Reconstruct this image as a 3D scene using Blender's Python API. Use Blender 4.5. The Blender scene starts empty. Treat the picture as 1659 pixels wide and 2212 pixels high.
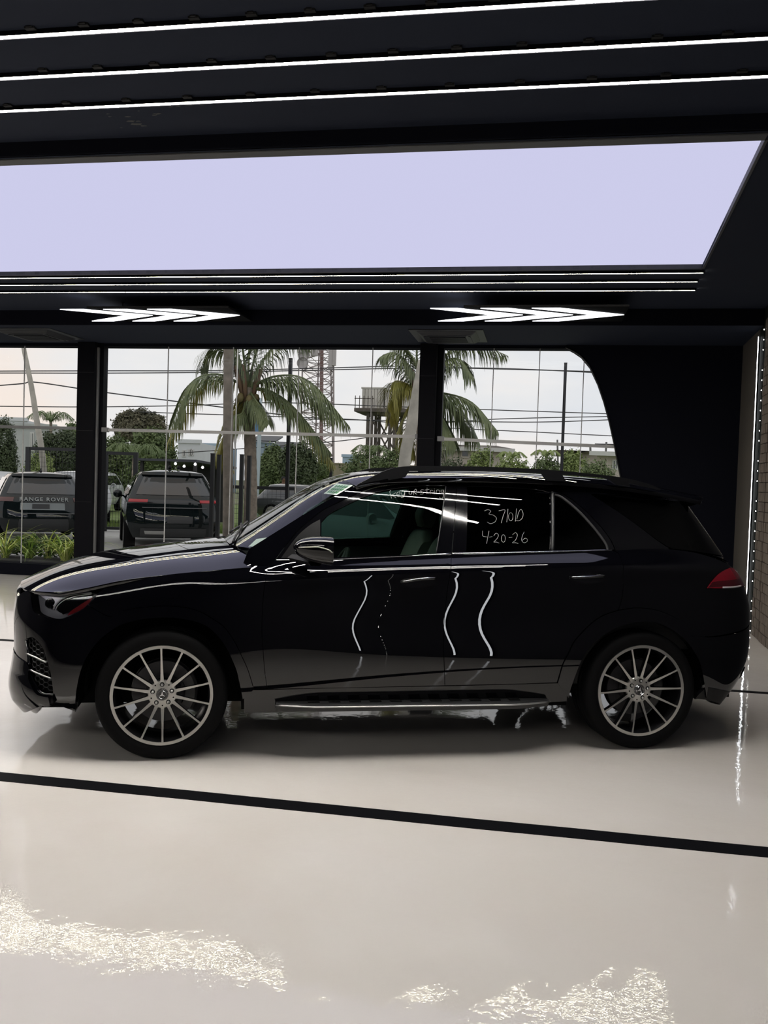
import bpy, bmesh, math, random
import numpy as np
from mathutils import Vector, Matrix, geometry

random.seed(7)
rng = np.random.default_rng(7)
SC = bpy.context.scene
COL = SC.collection
PI = math.pi

# ------------------------------------------------------------------ camera
FPX = 1900.0
PITCH = math.radians(-2.0)
ROLL = 0.032
YAW = math.radians(10)
CAM = np.array([0.0, 0.0, 1.668])
FW = np.array([-math.sin(YAW) * math.cos(PITCH), math.cos(YAW) * math.cos(PITCH), math.sin(PITCH)])
_r0 = np.array([math.cos(YAW), math.sin(YAW), 0.0])
_u0 = np.cross(_r0, FW)
RT = math.cos(ROLL) * _r0 + math.sin(ROLL) * _u0
UP = np.cross(RT, FW)
cd = bpy.data.cameras.new('camera')
cd.sensor_fit = 'VERTICAL'
cd.sensor_height = 24.0
cd.lens = FPX / 2212.0 * 24.0
cd.clip_end = 2000
cam = bpy.data.objects.new('camera', cd)
COL.objects.link(cam)
cam.matrix_world = Matrix(((RT[0], UP[0], -FW[0], CAM[0]), (RT[1], UP[1], -FW[1], CAM[1]), (RT[2], UP[2], -FW[2], CAM[2]), (0, 0, 0, 1)))
SC.camera = cam

# ------------------------------------------------------------------ exposure, sky
SC.view_settings.view_transform = 'Standard'
SC.view_settings.look = 'None'
SC.view_settings.exposure = 0.0
SC.view_settings.gamma = 1.0
SC.view_settings.use_curve_mapping = False
SC.cycles.max_bounces = 10
SC.cycles.diffuse_bounces = 4
SC.cycles.glossy_bounces = 6
SC.cycles.transmission_bounces = 8
SC.cycles.transparent_max_bounces = 12
SC.cycles.caustics_reflective = False
SC.cycles.caustics_refractive = False
SC.cycles.sample_clamp_indirect = 6.0

wd = bpy.data.worlds.new('sky')
SC.world = wd
wd.use_nodes = True
nt = wd.node_tree
nt.nodes.clear()
def wn(t, **k):
    n = nt.nodes.new(t)
    for a, b in k.items():
        setattr(n, a, b)
    return n
tc = wn('ShaderNodeTexCoord')
mp = wn('ShaderNodeMapping')
mp.inputs['Scale'].default_value = (1.0, 1.0, 3.0)
mp.inputs['Location'].default_value = (.55, 0, .2)
nz = wn('ShaderNodeTexNoise')
nz.inputs['Scale'].default_value = 2.0
nz.inputs['Detail'].default_value = 7
nz.inputs['Roughness'].default_value = 0.55
rp = wn('ShaderNodeValToRGB')
rp.color_ramp.elements[0].position = 0.36
rp.color_ramp.elements[0].color = (0.66, 0.69, 0.74, 1)
rp.color_ramp.elements[1].position = 0.66
rp.color_ramp.elements[1].color = (0.86, 0.76, 0.69, 1)
e = rp.color_ramp.elements.new(0.52)
e.color = (0.78, 0.77, 0.77, 1)
bg = wn('ShaderNodeBackground')
bg.inputs['Strength'].default_value = 1.12
wo = wn('ShaderNodeOutputWorld')
nt.links.new(tc.outputs['Generated'], mp.inputs['Vector'])
nt.links.new(mp.outputs[0], nz.inputs['Vector'])
nt.links.new(nz.outputs['Fac'], rp.inputs['Fac'])
nt.links.new(rp.outputs['Color'], bg.inputs['Color'])
nt.links.new(bg.outputs[0], wo.inputs['Surface'])

# ------------------------------------------------------------------ measuring helpers (photo pixel -> point in the room)
def ray(px, py):
    return (px - 829.5) / FPX * RT - (py - 1106.0) / FPX * UP + FW
def on_z(px, py, z=0.0):
    d = ray(px, py)
    return CAM + d * (z - CAM[2]) / d[2]
def on_y(px, py, y):
    d = ray(px, py)
    return CAM + d * (y - CAM[1]) / d[1]
def at(px, py, depth):
    return CAM + ray(px, py) * depth
def project(P):
    v = np.asarray(P, float) - CAM
    z = v @ FW
    return np.stack([829.5 + FPX * (v @ RT) / z, 1106.0 - FPX * (v @ UP) / z], -1)

# ------------------------------------------------------------------ materials
MATS = {}
def mat(name, color=(0.5, 0.5, 0.5), rough=0.5, metal=0.0, spec=0.5, coat=0.0, coat_rough=0.03, emit=None, estr=0.0, alpha=None, noise=None, bump=None, sheen=0.0):
    """principled material; noise=(scale, amount[, colour2]) varies the colour, bump=(scale, strength[, distance])"""
    if name in MATS:
        return MATS[name]
    m = bpy.data.materials.new(name)
    m.use_nodes = True
    t = m.node_tree
    b = t.nodes['Principled BSDF']
    b.inputs['Base Color'].default_value = (*color, 1)
    b.inputs['Roughness'].default_value = rough
    b.inputs['Metallic'].default_value = metal
    b.inputs['Specular IOR Level'].default_value = spec
    b.inputs['Coat Weight'].default_value = coat
    b.inputs['Coat Roughness'].default_value = coat_rough
    if emit is not None:
        b.inputs['Emission Color'].default_value = (*emit, 1)
        b.inputs['Emission Strength'].default_value = estr
    if noise or bump:
        co = t.nodes.new('ShaderNodeTexCoord')
    if noise:
        n = t.nodes.new('ShaderNodeTexNoise')
        n.inputs['Scale'].default_value = noise[0]
        n.inputs['Detail'].default_value = 5
        t.links.new(co.outputs['Object'], n.inputs['Vector'])
        r = t.nodes.new('ShaderNodeValToRGB')
        c2 = noise[2] if len(noise) > 2 else tuple(min(1, c * (1 + noise[1])) for c in color)
        c1 = color if len(noise) > 2 else tuple(c * (1 - noise[1]) for c in color)
        r.color_ramp.elements[0].color = (*c1, 1)
        r.color_ramp.elements[1].color = (*c2, 1)
        r.color_ramp.elements[0].position = 0.3
        r.color_ramp.elements[1].position = 0.7
        t.links.new(n.outputs['Fac'], r.inputs['Fac'])
        t.links.new(r.outputs['Color'], b.inputs['Base Color'])
    if bump:
        n2 = t.nodes.new('ShaderNodeTexNoise')
        n2.inputs['Scale'].default_value = bump[0]
        n2.inputs['Detail'].default_value = 4
        t.links.new(co.outputs['Object'], n2.inputs['Vector'])
        bp = t.nodes.new('ShaderNodeBump')
        bp.inputs['Strength'].default_value = bump[1]
        bp.inputs['Distance'].default_value = bump[2] if len(bump) > 2 else 0.01
        t.links.new(n2.outputs['Fac'], bp.inputs['Height'])
        t.links.new(bp.outputs['Normal'], b.inputs['Normal'])
    MATS[name] = m
    return m
def emitter(name, color, strength):
    if name in MATS:
        return MATS[name]
    m = bpy.data.materials.new(name)
    m.use_nodes = True
    t = m.node_tree
    t.nodes.clear()
    e = t.nodes.new('ShaderNodeEmission')
    e.inputs['Color'].default_value = (*color, 1)
    e.inputs['Strength'].default_value = strength
    o = t.nodes.new('ShaderNodeOutputMaterial')
    t.links.new(e.outputs[0], o.inputs['Surface'])
    MATS[name] = m
    return m
def pane_glass(name, tint=(0.95, 0.97, 0.96), ior=1.5, rough=0.0):
    """thin sheet of glass: tinted see-through, Fresnel mirror on top"""
    if name in MATS:
        return MATS[name]
    m = bpy.data.materials.new(name)
    m.use_nodes = True
    t = m.node_tree
    t.nodes.clear()
    tr = t.nodes.new('ShaderNodeBsdfTransparent')
    tr.inputs['Color'].default_value = (*tint, 1)
    gl = t.nodes.new('ShaderNodeBsdfGlossy')
    gl.inputs['Roughness'].default_value = rough
    fr = t.nodes.new('ShaderNodeFresnel')
    fr.inputs['IOR'].default_value = ior
    mx = t.nodes.new('ShaderNodeMixShader')
    o = t.nodes.new('ShaderNodeOutputMaterial')
    t.links.new(fr.outputs[0], mx.inputs[0])
    t.links.new(tr.outputs[0], mx.inputs[1])
    t.links.new(gl.outputs[0], mx.inputs[2])
    t.links.new(mx.outputs[0], o.inputs['Surface'])
    MATS[name] = m
    return m

# ------------------------------------------------------------------ objects and meshes
def tag(o, label=None, cat=None, group=None, kind=None):
    if label: o['label'] = label
    if cat: o['category'] = cat
    if group: o['group'] = group
    if kind: o['kind'] = kind
    return o
def empty(name, loc=(0, 0, 0), rz=0.0, label=None, cat=None, group=None):
    o = bpy.data.objects.new(name, None)
    COL.objects.link(o)
    o.location = [float(c) for c in loc]
    o.rotation_euler = (0, 0, rz)
    o.empty_display_size = 0.1
    return tag(o, label, cat, group)
def link(name, me, parent=None, loc=None, rot=None, scale=None):
    o = bpy.data.objects.new(name, me)
    COL.objects.link(o)
    if parent is not None: o.parent = parent
    if loc is not None: o.location = [float(c) for c in loc]
    if rot is not None: o.rotation_euler = rot
    if scale is not None: o.scale = scale
    return o
def copy_tree(o, parent=None):
    c = o.copy()
    COL.objects.link(c)
    if parent is not None: c.parent = parent
    for ch in list(o.children):
        copy_tree(ch, c)
    return c

class MB:
    """collects boxes, tubes, prisms and lathes into one mesh"""
    def __init__(self):
        self.v = []; self.f = []
    def add(self, verts, faces):
        n = len(self.v)
        self.v += [tuple(float(c) for c in p) for p in verts]
        self.f += [tuple(i + n for i in q) for q in faces]
        return self
    def box(self, x0, x1, y0, y1, z0, z1, rot=0.0, c=None):
        P = [(x, y, z) for x in (x0, x1) for y in (y0, y1) for z in (z0, z1)]
        if rot:
            cx, cy = c if c else ((x0 + x1) / 2, (y0 + y1) / 2)
            ca, sa = math.cos(rot), math.sin(rot)
            P = [(cx + (x - cx) * ca - (y - cy) * sa, cy + (x - cx) * sa + (y - cy) * ca, z) for x, y, z in P]
        return self.add(P, [(0, 1, 3, 2), (4, 6, 7, 5), (0, 4, 5, 1), (2, 3, 7, 6), (0, 2, 6, 4), (1, 5, 7, 3)])
    def hexa(self, P):
        """eight corners: bottom loop of four then top loop of four"""
        return self.add(P, [(3, 2, 1, 0), (4, 5, 6, 7), (0, 1, 5, 4), (1, 2, 6, 5), (2, 3, 7, 6), (3, 0, 4, 7)])
    def tube(self, pts, r, n=8, closed=False, cap=True, flat=None):
        """sweep a circle (or ellipse, flat = second radius) along a polyline; r may be a list"""
        P = np.asarray(pts, float)
        m = len(P)
        R = np.full(m, r, float) if np.isscalar(r) else np.asarray(r, float)
        T = np.gradient(P, axis=0) if not closed else (np.roll(P, -1, 0) - np.roll(P, 1, 0))
        T /= np.linalg.norm(T, axis=1)[:, None] + 1e-12
        a = np.array([0, 0, 1.0]) if abs(T[0][2]) < 0.9 else np.array([1.0, 0, 0])
        N = np.cross(T[0], a); N /= np.linalg.norm(N)
        rings = []
        for i in range(m):
            N = N - T[i] * (N @ T[i]); N /= np.linalg.norm(N) + 1e-12
            B = np.cross(T[i], N)
            k = 1.0 if flat is None else flat / R[i]
            rings.append([P[i] + R[i] * (math.cos(2 * PI * j / n) * N + k * math.sin(2 * PI * j / n) * B) for j in range(n)])
        V = [p for rg in rings for p in rg]
        F = []
        for i in range(m if closed else m - 1):
            i2 = (i + 1) % m
            for j in range(n):
                j2 = (j + 1) % n
                F.append((i * n + j, i * n + j2, i2 * n + j2, i2 * n + j))
        if cap and not closed:
            F.append(tuple(range(n - 1, -1, -1)))
            F.append(tuple((m - 1) * n + j for j in range(n)))
        return self.add(V, F)
    def lathe(self, prof, n=48, axis='z', c=(0, 0, 0), closed=False):
        """prof: list of (radius, height) revolved about an axis through c"""
        V, F = [], []
        m = len(prof)
        for j in range(n):
            a = 2 * PI * j / n
            for r, h in prof:
                if axis == 'z': p = (r * math.cos(a), r * math.sin(a), h)
                elif axis == 'y': p = (r * math.cos(a), h, r * math.sin(a))
                else: p = (h, r * math.cos(a), r * math.sin(a))
                V.append((p[0] + c[0], p[1] + c[1], p[2] + c[2]))
        for j in range(n):
            j2 = (j + 1) % n
            for i in range(m if closed else m - 1):
                i2 = (i + 1) % m
                F.append((j * m + i, j2 * m + i, j2 * m + i2, j * m + i2))
        return self.add(V, F)
    def prism(self, poly, d0, d1):
        """poly: list of 3D points (planar), extruded from +d0 to +d1 (3-vectors)"""
        n = len(poly)
        A = [np.asarray(p, float) + np.asarray(d0, float) for p in poly]
        B = [np.asarray(p, float) + np.asarray(d1, float) for p in poly]
        F = [tuple(range(n - 1, -1, -1)), tuple(range(n, 2 * n))]
        for i in range(n):
            j = (i + 1) % n
            F.append((i, j, n + j, n + i))
        return self.add(A + B, F)
    def grid(self, P):
        """P: array (m, n, 3)"""
        m, n = P.shape[:2]
        return self.add(P.reshape(-1, 3), [(i * n + j, (i + 1) * n + j, (i + 1) * n + j + 1, i * n + j + 1) for i in range(m - 1) for j in range(n - 1)])
    def mesh(self, name, m, smooth=False, fix=True):
        me = bpy.data.meshes.new(name)
        me.from_pydata(self.v, [], self.f)
        if fix:
            bm = bmesh.new(); bm.from_mesh(me)
            bmesh.ops.recalc_face_normals(bm, faces=bm.faces)
            bm.to_mesh(me); bm.free()
        if m is not None: me.materials.append(m)
        if smooth:
            me.polygons.foreach_set('use_smooth', [True] * len(me.polygons))
        me.update()
        return me
    def build(self, name, m, parent=None, smooth=False, loc=None, rot=None, bevel=0.0, autosmooth=None, fix=True):
        me = self.mesh(name, m, smooth or autosmooth is not None, fix)
        if autosmooth is not None:
            me.set_sharp_from_angle(angle=math.radians(autosmooth))
        o = link(name, me, parent, loc, rot)
        if bevel:
            b = o.modifiers.new('bevel', 'BEVEL')
            b.width = bevel; b.segments = 2; b.limit_method = 'ANGLE'; b.angle_limit = math.radians(40)
        return o
def structure(o):
    o['kind'] = 'structure'
    return o
def catmull(P, sub=8, closed=False):
    P = np.asarray(P, float)
    if len(P) < 3: return P
    n = len(P)
    out = []
    rngi = range(n) if closed else range(n - 1)
    for i in rngi:
        p1, p2 = P[i], P[(i + 1) % n]
        p0 = P[(i - 1) % n] if (closed or i > 0) else 2 * p1 - p2
        p3 = P[(i + 2) % n] if (closed or i < n - 2) else 2 * p2 - p1
        for k in range(sub):
            t = k / sub
            out.append(0.5 * (2 * p1 + (p2 - p0) * t + (2 * p0 - 5 * p1 + 4 * p2 - p3) * t * t + (3 * p1 - p0 - 3 * p2 + p3) * t ** 3))
    if not closed: out.append(P[-1])
    return np.array(out)
# ====================================================================== the showroom
YB = 12.78                      # window wall
ZC, ZN, ZS = 3.87, 3.97, 3.67   # main ceiling, near ceiling, soffit over the windows
ZW = 3.625                      # top of the glass
def xr(y): return 2.557 + .0615 * (y - 11.17)      # right wall, a little off square

# ---- floor: poured epoxy, wavy and mirror-smooth
def floor_material():
    m = bpy.data.materials.new('poured_epoxy_floor')
    m.use_nodes = True
    t = m.node_tree; b = t.nodes['Principled BSDF']
    co = t.nodes.new('ShaderNodeTexCoord')
    n = t.nodes.new('ShaderNodeTexNoise'); n.inputs['Scale'].default_value = .55; n.inputs['Detail'].default_value = 6; n.inputs['Roughness'].default_value = .55; n.inputs['Distortion'].default_value = .6
    r = t.nodes.new('ShaderNodeValToRGB')
    r.color_ramp.elements[0].position = .32; r.color_ramp.elements[0].color = (.575, .54, .50, 1)
    r.color_ramp.elements[1].position = .68; r.color_ramp.elements[1].color = (.63, .605, .575, 1)
    t.links.new(co.outputs['Object'], n.inputs['Vector']); t.links.new(n.outputs['Fac'], r.inputs['Fac']); t.links.new(r.outputs['Color'], b.inputs['Base Color'])
    b.inputs['Roughness'].default_value = .5
    b.inputs['Specular IOR Level'].default_value = 0.0
    b.inputs['Coat Weight'].default_value = 1.0
    b.inputs['Coat Roughness'].default_value = .0
    b.inputs['Coat IOR'].default_value = 1.5
    # long lazy waves, and a finer orange-peel
    w1 = t.nodes.new('ShaderNodeTexNoise'); w1.inputs['Scale'].default_value = 1.5; w1.inputs['Detail'].default_value = 4; w1.inputs['Roughness'].default_value = .5; w1.inputs['Distortion'].default_value = .8
    w2 = t.nodes.new('ShaderNodeTexNoise'); w2.inputs['Scale'].default_value = 8; w2.inputs['Detail'].default_value = 4; w2.inputs['Roughness'].default_value = .6
    w3 = t.nodes.new('ShaderNodeTexNoise'); w3.inputs['Scale'].default_value = 75; w3.inputs['Detail'].default_value = 2
    for w in (w1, w2, w3): t.links.new(co.outputs['Object'], w.inputs['Vector'])
    bp1 = t.nodes.new('ShaderNodeBump'); bp1.inputs['Strength'].default_value = 1.0; bp1.inputs['Distance'].default_value = .0022
    bp2 = t.nodes.new('ShaderNodeBump'); bp2.inputs['Strength'].default_value = 1.0; bp2.inputs['Distance'].default_value = .0010
    bp3 = t.nodes.new('ShaderNodeBump'); bp3.inputs['Strength'].default_value = 1.0; bp3.inputs['Distance'].default_value = .000012
    t.links.new(w1.outputs['Fac'], bp1.inputs['Height']); t.links.new(w2.outputs['Fac'], bp2.inputs['Height']); t.links.new(w3.outputs['Fac'], bp3.inputs['Height'])
    t.links.new(bp1.outputs['Normal'], bp2.inputs['Normal']); t.links.new(bp2.outputs['Normal'], bp3.inputs['Normal'])
    t.links.new(bp3.outputs['Normal'], b.inputs['Coat Normal'])
    return m
floor_m = floor_material()
XL, YN = -13.0, -9.0
mb = MB(); mb.box(XL - .2, 3.2, YN - .2, YB + .05, -.15, 0)
floor = structure(mb.build('floor', floor_m))
tape_m = mat('black_floor_tape', (.003, .003, .004), rough=.6, spec=.06)
for y, w, x0, x1 in ((4.297, .125, XL, xr(4.3)), (7.76, .075, XL, xr(7.76))):
    n = 40
    mb = MB()
    xs = np.linspace(x0, x1, n)
    wob = np.cumsum(rng.normal(0, .003, n)); wob -= np.linspace(wob[0], wob[-1], n)
    mb.grid(np.array([[(x, y + k - w / 2, .0), (x, y + k - w / 2, .0022), (x, y + k + w / 2, .0022), (x, y + k + w / 2, .0)] for x, k in zip(xs, wob)]))
    structure(mb.build('floor_line', tape_m, floor))

# ---- ceilings
ceil_m = mat('dark_ceiling_paint', (.0165, .0205, .033), rough=.85, spec=.15)
black_m = mat('black_wall_paint', (.0045, .005, .009), rough=.85, spec=.1)
mb = MB(); mb.box(XL, 3.2, YN, 5.72, ZN, ZN + .15)
ceiling = structure(mb.build('ceiling', ceil_m))
mb = MB(); mb.box(XL, 3.2, 5.715, 5.735, ZC - .0, ZN + .1)
structure(mb.build('trim_1', black_m))
# main ceiling with the hole for the light box
pl = [(-11.5, 5.845), (1.292, 5.86), (1.492, 9.145), (-11.5, 9.14)]
mb = MB()
o4 = [(XL, 5.72), (3.2, 5.72), (3.2, 11.2), (XL, 11.2)]
for i in range(4):
    j = (i + 1) % 4
    mb.hexa([(*o4[i], ZC), (*o4[j], ZC), (*pl[j], ZC), (*pl[i], ZC), (*o4[i], ZC + .12), (*o4[j], ZC + .12), (*pl[j], ZC + .12), (*pl[i], ZC + .12)])
structure(mb.build('ceiling', ceil_m))
mb = MB(); mb.box(XL, 3.2, 11.2, 13.0, ZS, ZS + .35)
soffit = structure(mb.build('ceiling', ceil_m))
mb = MB(); mb.box(XL, 3.2, 11.18, 11.205, ZS, ZC)
structure(mb.build('trim_2', black_m))
# worn patches where paint has flaked off the near ceiling
flake = mat('bare_plaster', (.055, .055, .052), rough=.9)
mb = MB()
for cx, cy, r_ in ((232, 246, 5), (237, 252, 4), (275, 252, 6), (283, 262, 10), (293, 268, 13), (300, 262, 8), (340, 246, 9), (333, 249, 6), (385, 229, 8), (410, 227, 9), (436, 226, 6), (262, 276, 3), (300, 240, 3), (150, 244, 2), (370, 231, 5), (310, 272, 7)):
    c = on_z(cx, cy, ZN - .0006)
    k = r_ * .0032
    a0 = rng.uniform(0, 6)
    P_ = [(c[0] + k * rng.uniform(.4, 1.3) * math.cos(a0 + q * .63), c[1] + .45 * k * rng.uniform(.4, 1.3) * math.sin(a0 + q * .63), ZN - .0006) for q in range(10)]
    mb.prism(P_, (0, 0, 0), (0, 0, .0005))
structure(mb.build('paint_scuff', flake, ceiling))

# ---- light box in the ceiling
panel_e = emitter('lilac_light_panel', (.66, .66, .90), .92)
fr_m = mat('dark_grey_frame', (.05, .05, .052), rough=.5)
t = empty('light_box', ((pl[0][0] + pl[1][0]) / 2, 7.5, ZC), 0, 'huge backlit lilac-white panel set in the dark ceiling', 'light panel')
lb = np.array([t.location.x, t.location.y, t.location.z])
mb = MB(); mb.prism([(x - lb[0], y - lb[1], .035) for x, y in pl], (0, 0, 0), (0, 0, .02))
mb.build('diffuser', panel_e, t)
for i in range(4):
    j = (i + 1) % 4
    a = np.array([*pl[i], 0.]) - [lb[0], lb[1], 0]; b = np.array([*pl[j], 0.]) - [lb[0], lb[1], 0]
    d = (b - a) / np.linalg.norm(b - a); nn = np.array([d[1], -d[0], 0])
    w = .10 if i == 0 else .022
    mb = MB(); mb.prism([a, b, b + nn * w, a + nn * w], (0, 0, -.012), (0, 0, .04))
    mb.build('frame', fr_m, t, bevel=.003)

# ---- LED lines on the ceiling
warm_e = emitter('warm_led_line', (1.0, .96, .90), 103.0)
cool_e = emitter('cool_led_line', (1.0, .93, .72), 40.0)
chan_m = mat('black_led_channel', (.003, .003, .004), rough=.7, spec=.04)
clip_m = mat('black_clip', (.003, .003, .003), rough=.7)
def led_line(y, x0, x1, z, w, m, label, clips=0.0, gaps=(), dy=0.0, group=None):
    t = empty('led_strip_light', ((x0 + x1) / 2, y - dy * .19, z), math.atan2(dy, 9.7), label, 'strip light', group)
    L = x1 - x0
    mb = MB(); mb.box(-L / 2, L / 2, -w * .62, w * .62, -.012, -.001); mb.box(-L / 2, L / 2, -w * .62, -w * .53, -.026, -.012); mb.box(-L / 2, L / 2, w * .53, w * .62, -.026, -.012)
    mb.build('channel', chan_m, t)
    cuts = [-L / 2] + sorted(g - (x0 + x1) / 2 for g in gaps) + [L / 2]
    for a, b in zip(cuts[:-1], cuts[1:]):
        mb = MB(); mb.box(a + .008, b - .008, -w / 2, w / 2, -.022, -.011)
        mb.build('diffuser', m, t)
    if clips:
        k = -L / 2 + .1
        cm = None
        while k < L / 2:
            if cm is None:
                mb = MB(); mb.box(-.028, .028, -.026, .0, -.012, -.001); mb.box(-.015, .015, -.034, -.024, -.008, -.001)
                cm = mb.mesh('mounting_clip', clip_m)
            link('mounting_clip', cm, t, (k, -w * .62 - .005, 0))
            k += clips
    return t
for i, (y, lab) in enumerate(((4.297, 'long glowing LED strip on the near ceiling, topmost in view'), (4.743, 'long glowing LED strip, second of the three on the near ceiling'), (5.170, 'long glowing LED strip on the near ceiling, closest to the light panel'))):
    led_line(y, -11.5, 1.18, ZN, .036, warm_e, lab, clips=(.30, .34, .40)[i], group='LED strips on the near ceiling')
for y, y2, x1, gaps, lab in ((9.20, 9.27, 1.53, (), 'thin LED strip on the far ceiling right beside the light panel'), (9.545, 9.655, 1.54, (-4.95,), 'thin LED strip on the far ceiling, middle of the three'), (9.94, 10.07, 1.585, (-5.02,), 'thin LED strip on the far ceiling nearest the arrow lights')):
    led_line((y + y2) / 2, -11.5, x1, ZC, .034, cool_e, lab, gaps=gaps, dy=(y2 - y) * .99, group='LED strips on the far ceiling')

# ---- arrow lights: two black boards with three lit chevrons each
chev_e = emitter('white_chevron_light', (.95, .96, 1.0), 2.6)
def arrow_board(tip_x, label):
    yc = 10.665
    t = empty('arrow_light', (tip_x - .9, yc, 3.70), 0, label, 'sign light', 'chevron arrow lights under the ceiling')
    mb = MB(); mb.box(-.95, .90, -.46, .46, .004, .026)
    mb.build('board', chan_m, t)
    for x in (-.7, .7):
        mb = MB(); mb.tube([(x, 0, .02), (x, 0, ZC - 3.70 - .004)], .006, n=6); mb.lathe([(0, ZC - 3.705), (.025, ZC - 3.705), (.025, ZC - 3.70)], n=12, c=(x, 0, 0))
        mb.build('hanger_rod', chan_m, t)
    for k in range(3):
        o = .9 - .585 * k - .015
        P_ = [(o, 0, 0), (o - .74, -.40, 0), (o - 1.06, -.40, 0), (o - .36, 0, 0)]
        Q_ = [(o, 0, 0), (o - .36, 0, 0), (o - 1.06, .40, 0), (o - .74, .40, 0)]
        mb = MB(); mb.prism(P_, (0, 0, -.004), (0, 0, .006)); mb.prism(Q_, (0, 0, -.004), (0, 0, .006))
        mb.build('chevron', chev_e, t)
    return t
arrow_board(.905, 'lit triple-chevron arrow board left of the brick wall')
arrow_board(-3.79, 'lit triple-chevron arrow board above the palm tree window')

# ---- air-conditioning cassettes in the soffit
ac_m = mat('black_vent_plastic', (.016, .017, .021), rough=.45)
def cassette(x, y, label):
    t = empty('air_conditioner', (x, y, ZS), 0, label, 'air conditioner', 'ceiling cassettes above the windows')
    s_ = .49
    mb = MB(); mb.hexa([(-s_, -s_, -.012), (s_, -s_, -.012), (s_, s_, -.012), (-s_, s_, -.012), (-s_, -s_, 0), (s_, -s_, 0), (s_, s_, 0), (-s_, s_, 0)])
    mb.build('cover', ac_m, t, bevel=.006)
    mb = MB(); mb.hexa([(-.33, -.33, -.055), (.33, -.33, -.055), (.33, .33, -.055), (-.33, .33, -.055), (-.40, -.40, -.012), (.40, -.40, -.012), (.40, .40, -.012), (-.40, .40, -.012)])
    mb.build('bezel', ac_m, t, bevel=.012)
    g = None
    for k in range(9):
        yy = -.20 + .05 * k
        mb = MB(); mb.box(-.24, .24, yy - .008, yy + .008, -.068, -.054)
        if g is None: g = mb
        q = mb.build('grille_slat', ac_m, t)
    for a in range(4):
        mb = MB(); mb.hexa([(-.26, -.31, -.064), (.26, -.31, -.064), (.26, -.275, -.058), (-.26, -.275, -.058), (-.26, -.31, -.058), (.26, -.31, -.058), (.26, -.275, -.053), (-.26, -.275, -.053)])
        mb.build('air_flap', ac_m, t, rot=(0, 0, a * PI / 2))
cassette(-1.29, 11.96, 'black square ceiling air conditioner beside the second window pillar')
cassette(-7.35, 11.90, 'black square ceiling air conditioner above the left window')

# ---- window wall: plinth, pillars, lintel, glass
mb = MB(); mb.box(XL, -.2, YB - .10, YB + .12, 0, .185)
structure(mb.build('trim_3', black_m))
mb = MB(); mb.box(XL, 2.9, YB - .02, YB + .22, ZW, ZS + .05)
structure(mb.build('trim_4', black_m))
alu = mat('silver_aluminium', (.62, .61, .58), rough=.3, metal=.6)
dalu = mat('dull_aluminium', (.28, .28, .28), rough=.4, metal=.5)
frame_m = mat('black_steel_frame', (.004, .004, .006), rough=.6, spec=.1)
for k, (x0, x1) in enumerate(((-7.112, -6.735), (-1.772, -1.440))):
    mb = MB(); mb.box(x0, x1 - .085, YB - .16, YB + .14, 0, ZS)
    p = structure(mb.build('trim_%d' % (5 + k), frame_m, bevel=.006))
    mb = MB(); mb.box(x1 - .082, x1 - .058, YB - .10, YB - .05, .2, ZW - .03)
    structure(mb.build("glazing_channel", dalu, p)) if k == 0 else None
    mb = MB(); mb.box(x1 - .085, x1, YB - .04, YB + .10, 0, ZS)
    structure(mb.build('post', frame_m, p, bevel=.004))
    for z in (2.3, 1.2, 3.2):
        mb = MB(); mb.box(x0 + .01, x1 - .10, YB - .1615, YB - .158, z, z + .004)
        structure(mb.build('joint', mat('seam_grey', (.02, .02, .022), rough=.5), p))
glass_m = pane_glass('window_glass', (.97, .98, .98), ior=1.24)
seal_m = mat('pale_silicone', (.50, .50, .49), rough=.6)
bays = [('window_1', -12.6, -7.112, [-8.22, -10.2], (0, 922, 178, 925)), ('window_2', -6.735, -1.772, None, (228, 928.5, 905, 943.5)), ('window_3', -1.440, 1.2, None, (952, 948, 1328, 965))]
def xpx(px, py): return on_y(px, py, YB)[0]
jpx = {'window_1': [(52, 850)], 'window_2': [(362, 850), (502, 850), (644, 850), (802, 870)], 'window_3': [(1064, 850), (1163, 850), (1259, 850)]}
curve_px = [(1222, 756), (1240, 761), (1256, 772), (1274, 794), (1291, 830), (1304, 868), (1316, 912), (1327, 962), (1334, 1000), (1341, 1035), (1348, 1075), (1356, 1130), (1362, 1190), (1366, 1250), (1370, 1318)]
curve = np.array([on_y(px, py, YB) for px, py in curve_px])
curve[0][2] = ZW + .01
def edge_x(z): return float(np.interp(z, curve[::-1, 2], curve[::-1, 0]))
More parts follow.
